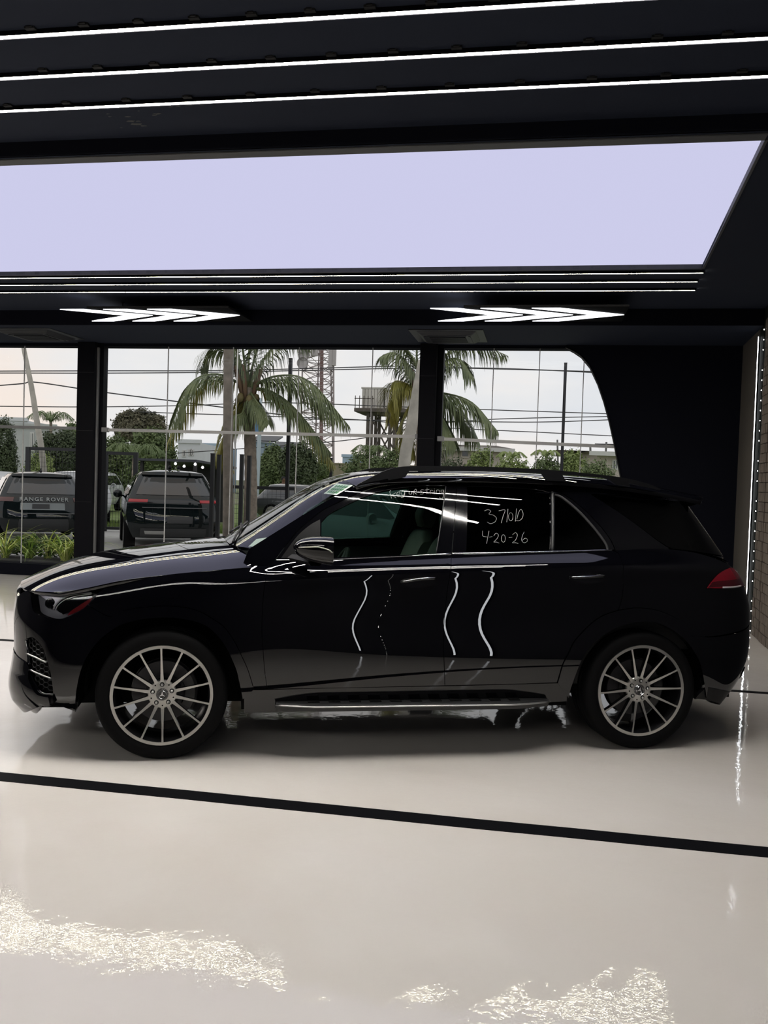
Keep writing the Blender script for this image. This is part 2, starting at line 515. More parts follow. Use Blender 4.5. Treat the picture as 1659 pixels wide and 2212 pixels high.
for name, x0, x1, _, rl in bays:
    t = empty(name, ((x0 + x1) / 2, YB, .18)); structure(t)
    c = np.array([(x0 + x1) / 2, YB, .18])
    xs = [x0] + sorted([xpx(*p) for p in jpx[name]] + ([-10.3] if name == 'window_1' else [])) + [x1]
    za = on_y(rl[0], rl[1], YB - .03)[2]; zb = on_y(rl[2], rl[3], YB - .03)[2]
    xa = on_y(rl[0], rl[1], YB - .03)[0]; xb = on_y(rl[2], rl[3], YB - .03)[0]
    if name == 'window_1': za = zb = (za + zb) / 2; xa, xb = x0, x1
    rz = lambda x: za + (zb - za) * (x - xa) / (xb - xa)
    for i in range(len(xs) - 1):
        a, b = xs[i] + .004, xs[i + 1] - .004
        zm = rz((a + b) / 2)
        for z0, z1 in ((.18, zm - .004), (zm + .004, ZW + .01)):
            P_ = [(a, z0), (b, z0), (b, z1), (a, z1)]
            if name == 'window_3' and b > .1:
                # clip to the curved edge
                zz = np.linspace(z0, z1, 16)
                ex_ = np.minimum([edge_x(q) + .03 for q in zz], b)
                if ex_.max() <= a: continue
                ok = ex_ > a
                P_ = [(a, zz[ok][0])] + list(zip(ex_[ok], zz[ok])) + [(a, zz[ok][-1])]
            mb = MB(); mb.add([(x - c[0], 0.0, z - c[2]) for x, z in P_], [tuple(range(len(P_)))])
            structure(mb.build('pane', glass_m, t, fix=False))
    for x in xs[1:-1]:
        zt = ZW
        if x > .2: zt = float(np.interp(x, curve[:, 0], curve[:, 2]))
        mb = MB(); mb.box(x - .006, x + .006, YB - .008, YB + .008, .18, zt)
        o = structure(mb.build('silicone_joint', seal_m)); o.parent = t; o.location = -Vector(c)
    P0 = np.array([xa, YB - .035, za]); P1 = np.array([xb, YB - .035, zb])
    mb = MB(); mb.hexa([P0 + [0, -.02, -.022], P1 + [0, -.02, -.022], P1 + [0, .03, -.022], P0 + [0, .03, -.022], P0 + [0, -.02, .022], P1 + [0, -.02, .022], P1 + [0, .03, .022], P0 + [0, .03, .022]])
    o = structure(mb.build('rail', dalu if name == 'window_1' else alu, bevel=.004)); o.parent = t; o.location = -Vector(c)
    for q in (P0, P1):
        if (name == 'window_1' and q is P0) or (name == 'window_3' and q is P1): continue
        mb = MB(); mb.box(q[0] - .05, q[0] + .05, YB - .07, YB + .0, q[2] - .036, q[2] + .036)
        o = structure(mb.build('bracket', dalu, bevel=.004)); o.parent = t; o.location = -Vector(c)
# black wall with the curved edge
xr_b = xr(YB)
poly = [(p[0], YB - .06, max(p[2], 0)) for p in curve]
poly = poly + [(curve[-1][0], YB - .06, 0), (xr_b + .1, YB - .06, 0), (xr_b + .1, YB - .06, ZS), (curve[0][0], YB - .06, ZS)]
mb = MB(); mb.prism(poly, (0, 0, 0), (0, .16, 0))
wb = structure(mb.build('wall_back', black_m))
mb = MB(); mb.tube(np.array([(p[0] - .004, YB - .07, p[2]) for p in catmull(curve, 6)]), .010, n=6)
structure(mb.build('edge_trim', mat('dark_edge_metal', (.06, .06, .06), rough=.3, metal=.8), wb, smooth=True))

# ---- right wall: grey-brown return, dark panel, brick piers with light lines
brown_w = mat('grey_brown_wall', (.085, .075, .062), rough=.8)
dpan = mat('dark_green_panel', (.012, .015, .012), rough=.6, spec=.08)
brick_m = mat('brown_stone_brick', (.11, .088, .070), rough=.8, noise=(9, .35), bump=(40, .4, .01))
mortar = mat('dark_mortar', (.008, .007, .006), rough=.9)
led_w = emitter('white_led_line', (.93, .96, 1.0), 9.0)
bulb_e = emitter('fairy_bulb', (1.0, .97, .92), 14.0)
def wall_seg(name, y0, y1, m, thick=.25, inset=0.0, parent=None):
    a, b = xr(y0) + inset, xr(y1) + inset
    mb = MB(); mb.hexa([(a, y0, 0), (a + thick, y0, 0), (b + thick, y1, 0), (b, y1, 0), (a, y0, ZN + .1), (a + thick, y0, ZN + .1), (b + thick, y1, ZN + .1), (b, y1, ZN + .1)])
    o = structure(mb.build(name, m)); 
    if parent: o.parent = parent
    return o
wr = wall_seg('wall_right', 11.42, YB + .2, brown_w)
wall_seg('wall_panel', 10.96, 11.42, dpan, parent=wr)
wall_seg('brick_backing', 9.1, 10.96, mortar, inset=.03, parent=wr)
wall_seg('wall_panel', YN, 9.1, mat('dark_side_wall', (.014, .014, .017), rough=.7), parent=wr)
# bricks, running bond in piers with an open vertical gap
bh, bl = .112, .205
mb = MB(); mb.box(-.0, .05, -bl / 2 + .004, bl / 2 - .004, .004, bh - .004)
brick_me = mb.mesh('brick', brick_m)
mb = MB(); mb.box(-.0, .05, -bl / 4 + .004, bl / 4 - .004, .004, bh - .004)
half_me = mb.mesh('brick', brick_m)
ang = math.atan(.0615)
for y_hi, nb in ((10.945, 2), (10.47, 3), (9.79, 3)):
    for r_ in range(33):
        z = r_ * bh
        if r_ % 2 == 0:
            cs = [(y_hi - bl * (k + .5), brick_me) for k in range(nb)]
        else:
            cs = [(y_hi - bl * .25, half_me)] + [(y_hi - bl * (k + 1), brick_me) for k in range(nb - 1)] + [(y_hi - bl * (nb - .25), half_me)]
        for y, me in cs:
            link('brick', me, wr, (xr(y) - .02 + rng.uniform(-.008, .006), y, z), (0, 0, -ang))
def wall_led(y, label, z0=.0, z1=3.55, w=.022, m=led_w, x=None):
    xx = (xr(y) if x is None else x)
    t = empty('wall_light_line', (xx - .012, y, z0), 0, label, 'strip light')
    mb = MB(); mb.box(-.004, .014, -w * .8, w * .8, 0, z1 - z0); mb.build('channel', chan_m, t)
    mb = MB(); mb.box(-.010, -.003, -w / 2, w / 2, .005, z1 - z0 - .005); mb.build('diffuser', m, t)
    return t
wall_led(11.42, 'thin white LED line standing on the right wall behind the car tail', z1=3.58, w=.014)
def fairy(y, label, z1=3.6, step=.118, dz=0, x=None):
    xx = (xr(y) if x is None else x) - .03
    t = empty('string_lights', (xx, y, 0), 0, label, 'string lights')
    zs = np.arange(.04, z1, step)
    mb = MB(); mb.tube([(.004 * math.sin(z * 31), .004 * math.cos(z * 23), z) for z in np.arange(.0, z1, .06)], .0022, n=5)
    mb.build('wire', chan_m, t)
    me = None
    for k, z in enumerate(zs):
        if rng.random() < .12: continue
        if me is None:
            mb = MB(); mb.lathe([(0, -.006), (.004, -.003), (.005, .002), (.003, .006), (0, .008)], n=8)
            me = mb.mesh('bulb', bulb_e, True)
        link('bulb', me, t, (-.006, 0, z))
    return t
fairy(10.95, 'string of tiny white bulbs hanging down the brick pier edge')

# ---- walls out of view that close the room
mb = MB(); mb.box(XL - .2, XL, YN, YB + .2, 0, ZN + .1)
structure(mb.build('wall_left', mat('dark_side_wall', (.014, .014, .017), rough=.7)))
mb = MB(); mb.box(XL - .2, 3.2, YN - .2, YN, 0, ZN + .1)
structure(mb.build('wall_front', mat('dark_side_wall', (.014, .014, .017), rough=.7)))

# ---- more of the same lights on the near side of the room (seen mirrored in the car)
for i, (y, lab) in enumerate(((-1.75, 'long LED strip on the ceiling behind the viewpoint, nearest the arrow wall'), (-2.2, 'long LED strip on the ceiling behind the viewpoint, middle one'), (-2.65, 'long LED strip on the ceiling behind the viewpoint, farthest from the windows'))):
    led_line(y, -11.5, 1.1, ZN, .036, warm_e, lab, group='LED strips on the rear ceiling')
for y, z1, lab in ((-.12, 3.4, 'upright LED line on the right wall, furthest from the windows'), (1.85, 3.4, 'upright LED line on the right wall beside the string of bulbs'), (2.42, 3.4, 'upright LED line on the right wall, nearest to the brick piers')):
    wall_led(y, lab, z0=.25, z1=z1, w=.030)
fairy(.50, 'string of tiny white bulbs on the right wall between two LED lines')
# ====================================================================== smooth body surfaces and panels cut from them
def spl_mats(t):
    """natural cubic spline through knots t -> function q -> (basis, derivative) matrices"""
    t = np.asarray(t, float); n = len(t); h = np.diff(t)
    A = np.zeros((n, n)); D = np.zeros((n, n))
    A[0, 0] = A[-1, -1] = 1
    for i in range(1, n - 1):
        A[i, i - 1], A[i, i], A[i, i + 1] = h[i - 1], 2 * (h[i - 1] + h[i]), h[i]
        D[i, i - 1], D[i, i], D[i, i + 1] = 6 / h[i - 1], -6 / h[i - 1] - 6 / h[i], 6 / h[i]
    M2 = np.linalg.solve(A, D)
    I = np.eye(n)
    def f(q):
        q = np.clip(np.asarray(q, float), t[0], t[-1])
        k = np.clip(np.searchsorted(t, q, 'right') - 1, 0, n - 2)
        hk = h[k]; a = (t[k + 1] - q) / hk; b = (q - t[k]) / hk
        B = a[:, None] * I[k] + b[:, None] * I[k + 1] + ((a ** 3 - a)[:, None] * M2[k] + (b ** 3 - b)[:, None] * M2[k + 1]) * (hk ** 2)[:, None] / 6
        dB = (I[k + 1] - I[k]) / hk[:, None] + (-(3 * a ** 2 - 1)[:, None] * M2[k] + (3 * b ** 2 - 1)[:, None] * M2[k + 1]) * hk[:, None] / 6
        return B, dB
    return f

class Surf:
    """tensor spline through a grid of points P[i][j] = (x, y, z); u, v run in metres. M: 4x4 to the world"""
    def __init__(self, P, M, inside):
        self.P = np.asarray(P, float); self.M = np.array(M)
        du = np.linalg.norm(np.diff(self.P, axis=0), axis=2).mean(1)
        dv = np.linalg.norm(np.diff(self.P, axis=1), axis=2).mean(0)
        self.tu = np.concatenate([[0], np.cumsum(du)]); self.tv = np.concatenate([[0], np.cumsum(dv)])
        self.fu, self.fv = spl_mats(self.tu), spl_mats(self.tv)
        self.U, self.V = self.tu[-1], self.tv[-1]
        self.sgn = 1.0
        p, n = self.ev(np.array([[self.U / 2, self.V / 2]]))
        if n[0] @ (p[0] - np.asarray(inside)) < 0: self.sgn = -1.0
        gu, gv = np.linspace(0, self.U, 170), np.linspace(0, self.V, 70)
        self.g = np.stack(np.meshgrid(gu, gv, indexing='ij'), -1).reshape(-1, 2)
        self.gp, self.gn = self.ev(self.g)
        self.gpx = project(self.world(self.gp))
        vw = self.world(self.gp) - CAM
        self.front = np.einsum('ij,ij->i', self.gn @ self.M[:3, :3].T, vw) < 0
    def world(self, p):
        return np.asarray(p) @ self.M[:3, :3].T + self.M[:3, 3]
    def ev(self, uv):
        uv = np.asarray(uv, float)
        Bu, dBu = self.fu(uv[:, 0]); Bv, dBv = self.fv(uv[:, 1])
        p = np.einsum('ki,kj,ijc->kc', Bu, Bv, self.P)
        a = np.einsum('ki,kj,ijc->kc', dBu, Bv, self.P)
        b = np.einsum('ki,kj,ijc->kc', Bu, dBv, self.P)
        n = np.cross(a, b); n /= np.linalg.norm(n, axis=1)[:, None] + 1e-12
        return p, n * self.sgn
    def _gn(self, uv, fun, target, it=12):
        uv = uv.copy()
        for _ in range(it):
            h = 1e-4
            r = target - fun(uv)
            d1 = (fun(uv + [h, 0]) - fun(uv - [h, 0])) / (2 * h); d2 = (fun(uv + [0, h]) - fun(uv - [0, h])) / (2 * h)
            a11 = (d1 * d1).sum(1) + 1e-9; a22 = (d2 * d2).sum(1) + 1e-9; a12 = (d1 * d2).sum(1)
            b1 = (d1 * r).sum(1); b2 = (d2 * r).sum(1)
            det = a11 * a22 - a12 * a12 + 1e-9
            st = np.stack([(a22 * b1 - a12 * b2) / det, (a11 * b2 - a12 * b1) / det], 1)
            st = np.clip(st, -0.05, 0.05)
            uv = np.clip(uv + st, [2e-4, 2e-4], [self.U - 2e-4, self.V - 2e-4])
        return uv
    def uv_px(self, px):
        px = np.asarray(px, float)
        idx = np.where(self.front)[0]
        d = ((self.gpx[idx][None] - px[:, None]) ** 2).sum(2)
        return self._gn(self.g[idx[d.argmin(1)]], lambda q: project(self.world(self.ev(q)[0])), px)
    def uv_pt(self, pt):
        pt = np.asarray(pt, float)
        d = ((self.gp[None] - pt[:, None]) ** 2).sum(2)
        return self._gn(self.g[d.argmin(1)], lambda q: self.ev(q)[0], pt)
    def uv_any(self, pts):
        """2-tuples are photo pixels, 3-tuples are points (local)"""
        out = np.zeros((len(pts), 2))
        a = [i for i, p in enumerate(pts) if len(p) == 2]; b = [i for i, p in enumerate(pts) if len(p) == 3]
        if a: out[a] = self.uv_px([pts[i] for i in a])
        if b: out[b] = self.uv_pt([pts[i] for i in b])
        return out

def poly_in(poly, q):
    x, y = q[:, 0], q[:, 1]
    c = np.zeros(len(q), bool)
    for i in range(len(poly)):
        x1, y1 = poly[i]; x2, y2 = poly[i - 1]
        if y1 == y2: continue
        c ^= ((y1 > y) != (y2 > y)) & (x < (x2 - x1) * (y - y1) / (y2 - y1) + x1)
    return c
def seg_dist(poly, q):
    d = np.full(len(q), 1e9)
    for i in range(len(poly)):
        a = poly[i - 1]; b = poly[i] - a
        t = np.clip(((q - a) @ b) / (b @ b + 1e-12), 0, 1)
        d = np.minimum(d, np.linalg.norm(q - a - t[:, None] * b, axis=1))
    return d
def densify(poly, step, closed=True):
    out = []
    m = len(poly)
    for i in range(m if closed else m - 1):
        a, b = poly[i], poly[(i + 1) % m]
        k = max(1, int(math.ceil(np.linalg.norm(b - a) / step)))
        for j in range(k): out.append(a + (b - a) * j / k)
    if not closed: out.append(poly[-1])
    return np.array(out)
def inset_poly(poly, d):
    if d == 0: return poly
    ar = 0.5 * np.sum(np.roll(poly, 1, 0)[:, 0] * poly[:, 1] - poly[:, 0] * np.roll(poly, 1, 0)[:, 1])
    e = np.roll(poly, -1, 0) - poly
    n = np.stack([-e[:, 1], e[:, 0]], 1); n /= np.linalg.norm(n, axis=1)[:, None] + 1e-12
    if ar < 0: n = -n
    m = n + np.roll(n, 1, 0); m /= np.linalg.norm(m, axis=1)[:, None] + 1e-9
    k = np.clip(1 / np.clip((m * n).sum(1), 0.4, 1), 1, 2)
    return poly + m * (d * k)[:, None]
def outline_uv(surf, segs, smooth=True):
    """segs: list of point lists; each is a smooth run, corners stay between runs"""
    out = []
    for s in segs:
        uv = surf.uv_any(s)
        c = catmull(uv, 8) if (smooth and len(uv) > 2) else densify(uv, 0.03, closed=False)
        out.append(c)
    P = np.concatenate(out)
    keep = [0]
    for i in range(1, len(P)):
        if np.linalg.norm(P[i] - P[keep[-1]]) > 0.003: keep.append(i)
    if np.linalg.norm(P[keep[-1]] - P[keep[0]]) < 0.003: keep.pop()
    return P[keep]
def panel_mesh(name, surf, poly, m, holes=(), inset=0.0016, off=0.0, depth=0.022, grid=0.03, edge=0.02, offfun=None):
    poly = inset_poly(densify(np.asarray(poly, float), edge), inset)
    loops = [poly] + [inset_poly(densify(np.asarray(h, float), edge), -inset) for h in holes]
    lo, hi = poly.min(0), poly.max(0)
    gx = np.arange(lo[0], hi[0], grid); gy = np.arange(lo[1], hi[1], grid * 0.87)
    G = np.array([(x + (grid / 2 if j % 2 else 0), y) for j, y in enumerate(gy) for x in gx]).reshape(-1, 2)
    if len(G):
        ok = poly_in(poly, G)
        for h in loops[1:]: ok &= ~poly_in(h, G)
        G = G[ok]
    for L in loops:
        if len(G): G = G[seg_dist(L, G) > grid * 0.45]
    V = np.concatenate(loops + ([G] if len(G) else []))
    E = []; s = 0
    for L in loops:
        E += [(s + i, s + (i + 1) % len(L)) for i in range(len(L))]; s += len(L)
    r = geometry.delaunay_2d_cdt([Vector(p) for p in V], E, [], 0, 1e-7)
    uv = np.array([tuple(p) for p in r[0]]); F = [tuple(f) for f in r[2]]
    cen = np.array([uv[list(f)].mean(0) for f in F])
    ok = poly_in(poly, cen)
    for h in loops[1:]: ok &= ~poly_in(h, cen)
    F = [f for f, k in zip(F, ok) if k]
    P, N = surf.ev(uv)
    if offfun is None:
        P = P + N * off
    else:
        def shifted(q):
            p_, n_ = surf.ev(np.clip(q, 2e-4, [surf.U - 2e-4, surf.V - 2e-4])); return p_ + n_ * np.array([offfun(c) for c in p_])[:, None]
        h_ = 2e-3
        nn = np.cross(shifted(uv + [h_, 0]) - shifted(uv - [h_, 0]), shifted(uv + [0, h_]) - shifted(uv - [0, h_]))
        nn /= np.linalg.norm(nn, axis=1)[:, None] + 1e-12
        nn *= np.sign((nn * N).sum(1))[:, None]
        P = shifted(uv); N = nn
    F2 = []
    for f in F:
        a, b, c = P[f[0]], P[f[1]], P[f[2]]
        F2.append(f if np.cross(b - a, c - a) @ N[f[0]] > 0 else f[::-1])
    V3 = list(P); NN = list(N)
    s = 0
    if depth:
        orig = {}
        for i, lst in enumerate(r[3]):
            for k in lst: orig[k] = i
        for L in loops:
            ids = [orig[s + i] for i in range(len(L))]; s += len(L)
            n0 = len(V3)
            m_ = len(ids)
            for i, a in enumerate(ids):
                tang = P[ids[(i + 1) % m_]] - P[ids[i - 1]]
                out = np.cross(tang, N[a]); out /= np.linalg.norm(out) + 1e-12
                V3 += [P[a], P[a] - N[a] * depth]
                b = out + 0.8 * N[a]
                NN += [b / np.linalg.norm(b), out]
            for i in range(m_):
                j = (i + 1) % m_
                F2.append((n0 + 2 * i, n0 + 2 * i + 1, n0 + 2 * j + 1, n0 + 2 * j))
    V3 = np.array(V3); NN = np.array(NN)
    # flange normals must face out of the panel's edge
    s = len(P)
    def make(mir):
        v = V3.copy(); n = NN.copy(); f = F2
        if mir:
            v[:, 1] *= -1; n[:, 1] *= -1; f = [q[::-1] for q in F2]
        me = bpy.data.meshes.new(name)
        me.from_pydata([tuple(p) for p in v], [], f)
        me.materials.append(m)
        me.polygons.foreach_set('use_smooth', [True] * len(me.polygons))
        # orient flange faces with their stored normals
        me.normals_split_custom_set_from_vertices([tuple(q) for q in n])
        me.update()
        return me
    return make
def panel(name, surf, segs, m, parent, mirror=True, uv=None, holes=(), **k):
    poly = uv if uv is not None else outline_uv(surf, segs)
    mk = panel_mesh(name, surf, poly, m, holes=holes, **k)
    a = link(name, mk(False), parent)
    b = link(name, mk(True), parent) if mirror else None
    return a, b
# ====================================================================== the black SUV in the showroom
paint = mat('black_car_paint', (0.0016, 0.0016, 0.0026), rough=0.3, spec=0.0, coat=1.0, coat_rough=0.0)
paint.node_tree.nodes['Principled BSDF'].inputs['Coat IOR'].default_value = 1.58
gloss_black = mat('gloss_black_trim', (0.003, 0.003, 0.004), rough=0.06, spec=0.5, coat=0.5)
satin_black = mat('satin_black_plastic', (0.005, 0.005, 0.006), rough=0.45, spec=.25)
rubber = mat('tyre_rubber', (0.003, 0.003, 0.0034), rough=0.75, spec=0.10)
chrome = mat('chrome', (0.75, 0.75, 0.76), rough=0.12, metal=1.0)
satin_metal = mat('brushed_aluminium', (0.55, 0.55, 0.54), rough=0.35, metal=1.0)
dark_void = mat('unlit_plastic', (0.002, 0.002, 0.002), rough=0.8, spec=0.1)
tint = pane_glass('privacy_glass', (0.012, 0.016, 0.016))
tint_front = pane_glass('tinted_front_glass', (0.22, 0.33, 0.30))
ws_glass = pane_glass('windscreen_glass', (0.72, 0.80, 0.76))

YAWC = math.radians(19.919)
CO = (-2.44409, 5.67480, 0.0)
car = empty('car', CO, YAWC, 'glossy black SUV parked side-on across the showroom floor', 'car')
CM = np.eye(4)
CM[:3, :3] = [[math.cos(YAWC), -math.sin(YAWC), 0], [math.sin(YAWC), math.cos(YAWC), 0], [0, 0, 1]]
CM[:3, 3] = CO
IN = (1.5, 0, 0.8)
def cray(px, py, y):
    """photo pixel -> (x, z) on the car's own vertical plane y"""
    d = ray(px, py); ex = CM[:3, 0]; ey = CM[:3, 1]
    t = (y - (CAM - CM[:3, 3]) @ ey) / (d @ ey)
    p = CAM + t * d - CM[:3, 3]
    return np.array([p @ ex, y, p[2]])

# ---- body side: rails from the nose round the side to the tail, nine levels from sill to shoulder
tl = np.array([0, .23, .426, .60, .75, .843, .907, .958, 1.0])
wdoor = np.array([.88, .950, .968, .951, .931, .917, .905, .886, .858])
NX = np.array([-.80, -.930, -.940, -.945, -.950, -.943, -.935, -.922, -.900])     # nose contour
KR = np.array([3.93, 4.235, 4.315, 4.315, 4.300, 4.262, 4.235, 4.19, 4.14]) - 4.315   # tail contour
def side_row(x, zt, dw, ws=1.0, zb=.15):
    tw = float(np.interp(x, [.3, .58, 1.15, 1.7, 2.3, 2.75, 3.1], [0, -.35, 0, .6, 1.1, .6, 0]))      # the door skin twists a little along its length
    twist = (0, -.003, -.001, -.014, -.003, 0, 0, 0, 0)
    lf = float(np.interp(x, [.25, .9, 3.1, 3.5], [0, 1, 1, .3]))               # shoulder ledge under the windows
    ledge = (0, 0, 0, 0, 0, .004, .002, -.046, -.062)
    return [(x, -(w * ws + dw + k * tw + l * lf), zb + t * (zt - zb)) for t, w, k, l in zip(tl, wdoor, twist, ledge)]
Bp = []
for (w, dx, zt) in ((0, -.035, 1.0), (.40, 0, 1.0), (.66, .085, .995), (.83, .25, .985)):
    Bp.append([(nx + dx, -w * kw, .15 + t * (zt - .15)) for nx, t, kw in zip(NX, tl, (.98, 1.02, 1.018, 1.0, .98, .965, .952, .942, .93))])
Bp.append(side_row(-.42, 1.02, -.028))
Bp.append(side_row(-.12, 1.085, .004))
Bp.append(side_row(.22, 1.125, .008))
Bp.append(side_row(.58, 1.165, .002))
Bp.append(side_row(1.15, 1.215, 0))
Bp.append(side_row(1.70, 1.245, 0))
Bp.append(side_row(2.30, 1.27, .002))
Bp.append(side_row(2.75, 1.285, .010))
Bp.append(side_row(3.15, 1.285, .004))
Bp.append(side_row(3.48, 1.26, -.028))
for (w, x, zt) in ((.845, 3.74, 1.21), (.66, 3.91, 1.17), (.40, 4.01, 1.15), (0, 4.04, 1.15)):
    Bp.append([(x + k * (0.6 if w > .8 else 1), -w * (1 - .05 * (j > 5) * (j - 5) * 0.4), .15 + t * (zt - .15)) for j, (k, t) in enumerate(zip(KR, tl))])
B = Surf(Bp, CM, IN)

# ---- greenhouse side, wrapping round the rear corner to the tailgate glass
def gh_col(x, wb, wt, xt=None, zb=1.10, zt=1.76):
    xt = x if xt is None else xt
    out = []
    f_ = min(1.0, wb / .8)
    for k, ex in ((0, 0), (.30, 0), (.60, 0), (.84, .0), (.92, -.028), (1, -.085)):
        out.append((x + (xt - x) * k, -(wb - .03 * f_ * (1 - k) + (wt - wb) * k + .046 * f_ * math.sin(PI * k) + ex * f_), zb + (zt - zb) * k))
    return out
Gp = [gh_col(.20, .845, .480), gh_col(.75, .880, .490), gh_col(1.35, .896, .500), gh_col(1.95, .890, .498), gh_col(2.5, .876, .488),
      gh_col(2.95, .861, .474, 2.93), gh_col(3.33, .842, .456, 3.18), gh_col(3.60, .80, .47, 3.33), gh_col(3.80, .66, .37, 3.40), gh_col(3.89, .42, .22, 3.44), gh_col(3.92, 0, 0, 3.455)]
G = Surf(Gp, CM, IN)

# ---- bonnet
hs = [[(-.955, 0, .955), (-.935, .3, .955), (-.85, .6, .952), (-.74, .76, .958), (-.60, .868, .968)],
      [(-.76, 0, 1.045), (-.75, .3, 1.040), (-.69, .6, 1.022), (-.60, .77, 1.004), (-.47, .886, .990)],
      [(-.37, 0, 1.145), (-.36, .3, 1.140), (-.34, .58, 1.116), (-.30, .76, 1.083), (-.23, .892, 1.045)],
      [(.0, 0, 1.200), (0, .3, 1.194), (0, .57, 1.170), (.02, .75, 1.132), (.06, .890, 1.083)],
      [(.24, 0, 1.232), (.25, .3, 1.226), (.27, .57, 1.200), (.31, .74, 1.165), (.35, .882, 1.115)],
      [(.36, 0, 1.245), (.38, .3, 1.240), (.42, .56, 1.220), (.48, .73, 1.187), (.50, .868, 1.128)]]
Hp = [[(x, -w, z) for x, w, z in r[::-1]] + [(x, w, z) for x, w, z in r[1:]] for r in hs]
HD = Surf(Hp, CM, (0, 0, .5))

# ---- windscreen and roof
def g_w(x, z):
    uv = G.uv_pt([(x, -.7, z)]); return -G.ev(uv)[0][0][1]
ts = [[(.30, 0, 1.225), (.32, .30, 1.222), (.38, .58, 1.215), (.52, .795, 1.215)],
      [(.68, 0, 1.470), (.695, .27, 1.467), (.74, .52, 1.455), (.83, .705, 1.435)],
      [(1.07, 0, 1.690), (1.08, .25, 1.686), (1.105, .48, 1.672), (1.16, .615, 1.640)],
      [(1.50, 0, 1.745), (1.50, .24, 1.742), (1.50, .43, 1.731), (1.50, .561, 1.694)],
      [(2.10, 0, 1.760), (2.10, .24, 1.757), (2.10, .42, 1.747), (2.10, .539, 1.712)],
      [(2.75, 0, 1.745), (2.75, .24, 1.742), (2.75, .41, 1.732), (2.75, .529, 1.698)],
      [(3.25, 0, 1.705), (3.24, .23, 1.702), (3.22, .40, 1.692), (3.20, .506, 1.658)],
      [(3.66, 0, 1.645), (3.65, .22, 1.642), (3.615, .40, 1.632), (3.55, .490, 1.602)]]
ts = [[(x, w * g_w(r[3][0], r[3][2]) / r[3][1], z) for x, w, z in r] for r in ts]
Tp = [[(x, -w, z) for x, w, z in r[::-1]] + [(x, w, z) for x, w, z in r[1:]] for r in ts]
T = Surf(Tp, CM, (1.8, 0, .9))

# ---------------------------------------------------------------- outlines traced on the photograph
seamA = [(580.8, 1221), (575, 1246), (571, 1269), (567.5, 1305), (565.5, 1360), (568.5, 1407), (572, 1450), (577.8, 1489)]
seamB = [(976, 1197), (974.5, 1218.7), (968, 1262), (961, 1323.6), (957.8, 1396), (961, 1481)]
seamC = [(1322, 1189), (1336, 1195), (1343, 1212), (1347, 1236), (1347.6, 1256), (1343.6, 1290), (1335.7, 1317.7)]
archR_out = [(1335.7, 1317.7), (1302, 1329.6), (1278, 1345.5), (1254, 1369), (1238, 1389), (1226.5, 1413), (1214.5, 1437), (1203.4, 1474.6)]
archF_out = [(145.6, 1510), (156, 1452.6), (177, 1406), (202.5, 1367), (240.5, 1332), (274, 1317.5), (320.7, 1311), (371, 1309), (422, 1317.5), (455.7, 1334.4), (485, 1355.5), (506, 1385), (523, 1419), (536, 1448), (548.5, 1488.4)]
archF_in = [(164.5, 1537), (169, 1478), (181, 1436), (203, 1398), (236, 1366), (274, 1346), (320.7, 1336.5), (371, 1335), (422, 1343), (456, 1360), (485, 1393.5), (506, 1436), (515, 1465), (524, 1510)]
archR_in = [(1228, 1508), (1234, 1480.6), (1254, 1429), (1278, 1393), (1314, 1365), (1357.6, 1347.5), (1405, 1343.5), (1445, 1357.4), (1477, 1381), (1500.6, 1413), (1512.5, 1441), (1524, 1508)]
archR_out2 = [(1335.7, 1317.7), (1377, 1313), (1417, 1318), (1449, 1329.6), (1473, 1345.5), (1492.7, 1373), (1512.5, 1417), (1528, 1482)]
shut = [(209, 1282), (196, 1271), (230, 1258), (260, 1249), (340, 1240), (420, 1232.5), (523, 1222.5)]
fl = [(x, y) for x, y in shut]
belt = [(594, 1210), (640, 1209.5), (720, 1208.5), (850, 1203), (976, 1197)]
belt2 = [(976, 1197), (1190, 1192.5), (1322, 1189)]
head = [[(66, 1274), (110, 1271.5), (172, 1270.5), (193, 1272), (207, 1279.5), (209.5, 1282)], [(209.5, 1282), (206, 1289), (190, 1306), (172, 1320), (141, 1334), (125, 1337), (102, 1334), (77, 1324), (71, 1317)], [(71, 1317), (67, 1293), (66, 1274)]]
intake = [[(54.5, 1381), (69, 1377), (81.5, 1385.7), (92.5, 1401), (100, 1423), (108, 1450), (113, 1481), (114.5, 1499)], [(114.5, 1499), (88, 1495), (74, 1478), (66, 1462), (61, 1434), (58, 1404.5), (54.5, 1381)]]

def rev(a): return a[::-1]
# fender, doors, quarter panel, rear and front bumper
panel('fender', B, [[(209.5, 1282), (232, 1268), (262, 1256), (340, 1243.5), (420, 1235), (523, 1224), (580.8, 1222)], seamA, [(577.8, 1489), (548.5, 1488.4)], rev(archF_out)[:11], [archF_out[4], (230, 1330), (206, 1317), (190, 1306)], [(190, 1306), (206, 1289), (209.5, 1282)]], paint, car)
fd, _ = panel('front_door', B, [[(580.8, 1221), (590, 1211)], belt, seamB, [(961, 1481), (760, 1485.5), (577.8, 1489)], rev(seamA)], paint, car)
rd, _ = panel('rear_door', B, [belt2, seamC, archR_out, [(1203.4, 1474.6), (1080, 1478.5), (961, 1481)], rev(seamB)], paint, car)
tail_l = [[(1525.5, 1271), (1536, 1256), (1554, 1237.5), (1574.6, 1227), (1584, 1222.5)], [(1584, 1222.5), (3.875, -.62, 1.125)], [(3.875, -.62, 1.125), (3.90, -.60, 1.02)], [(3.90, -.60, 1.02), (1600, 1267), (1560, 1271.5), (1525.5, 1271)]]
qp_low = [(1528, 1482), (1545, 1455), (1570, 1430)]
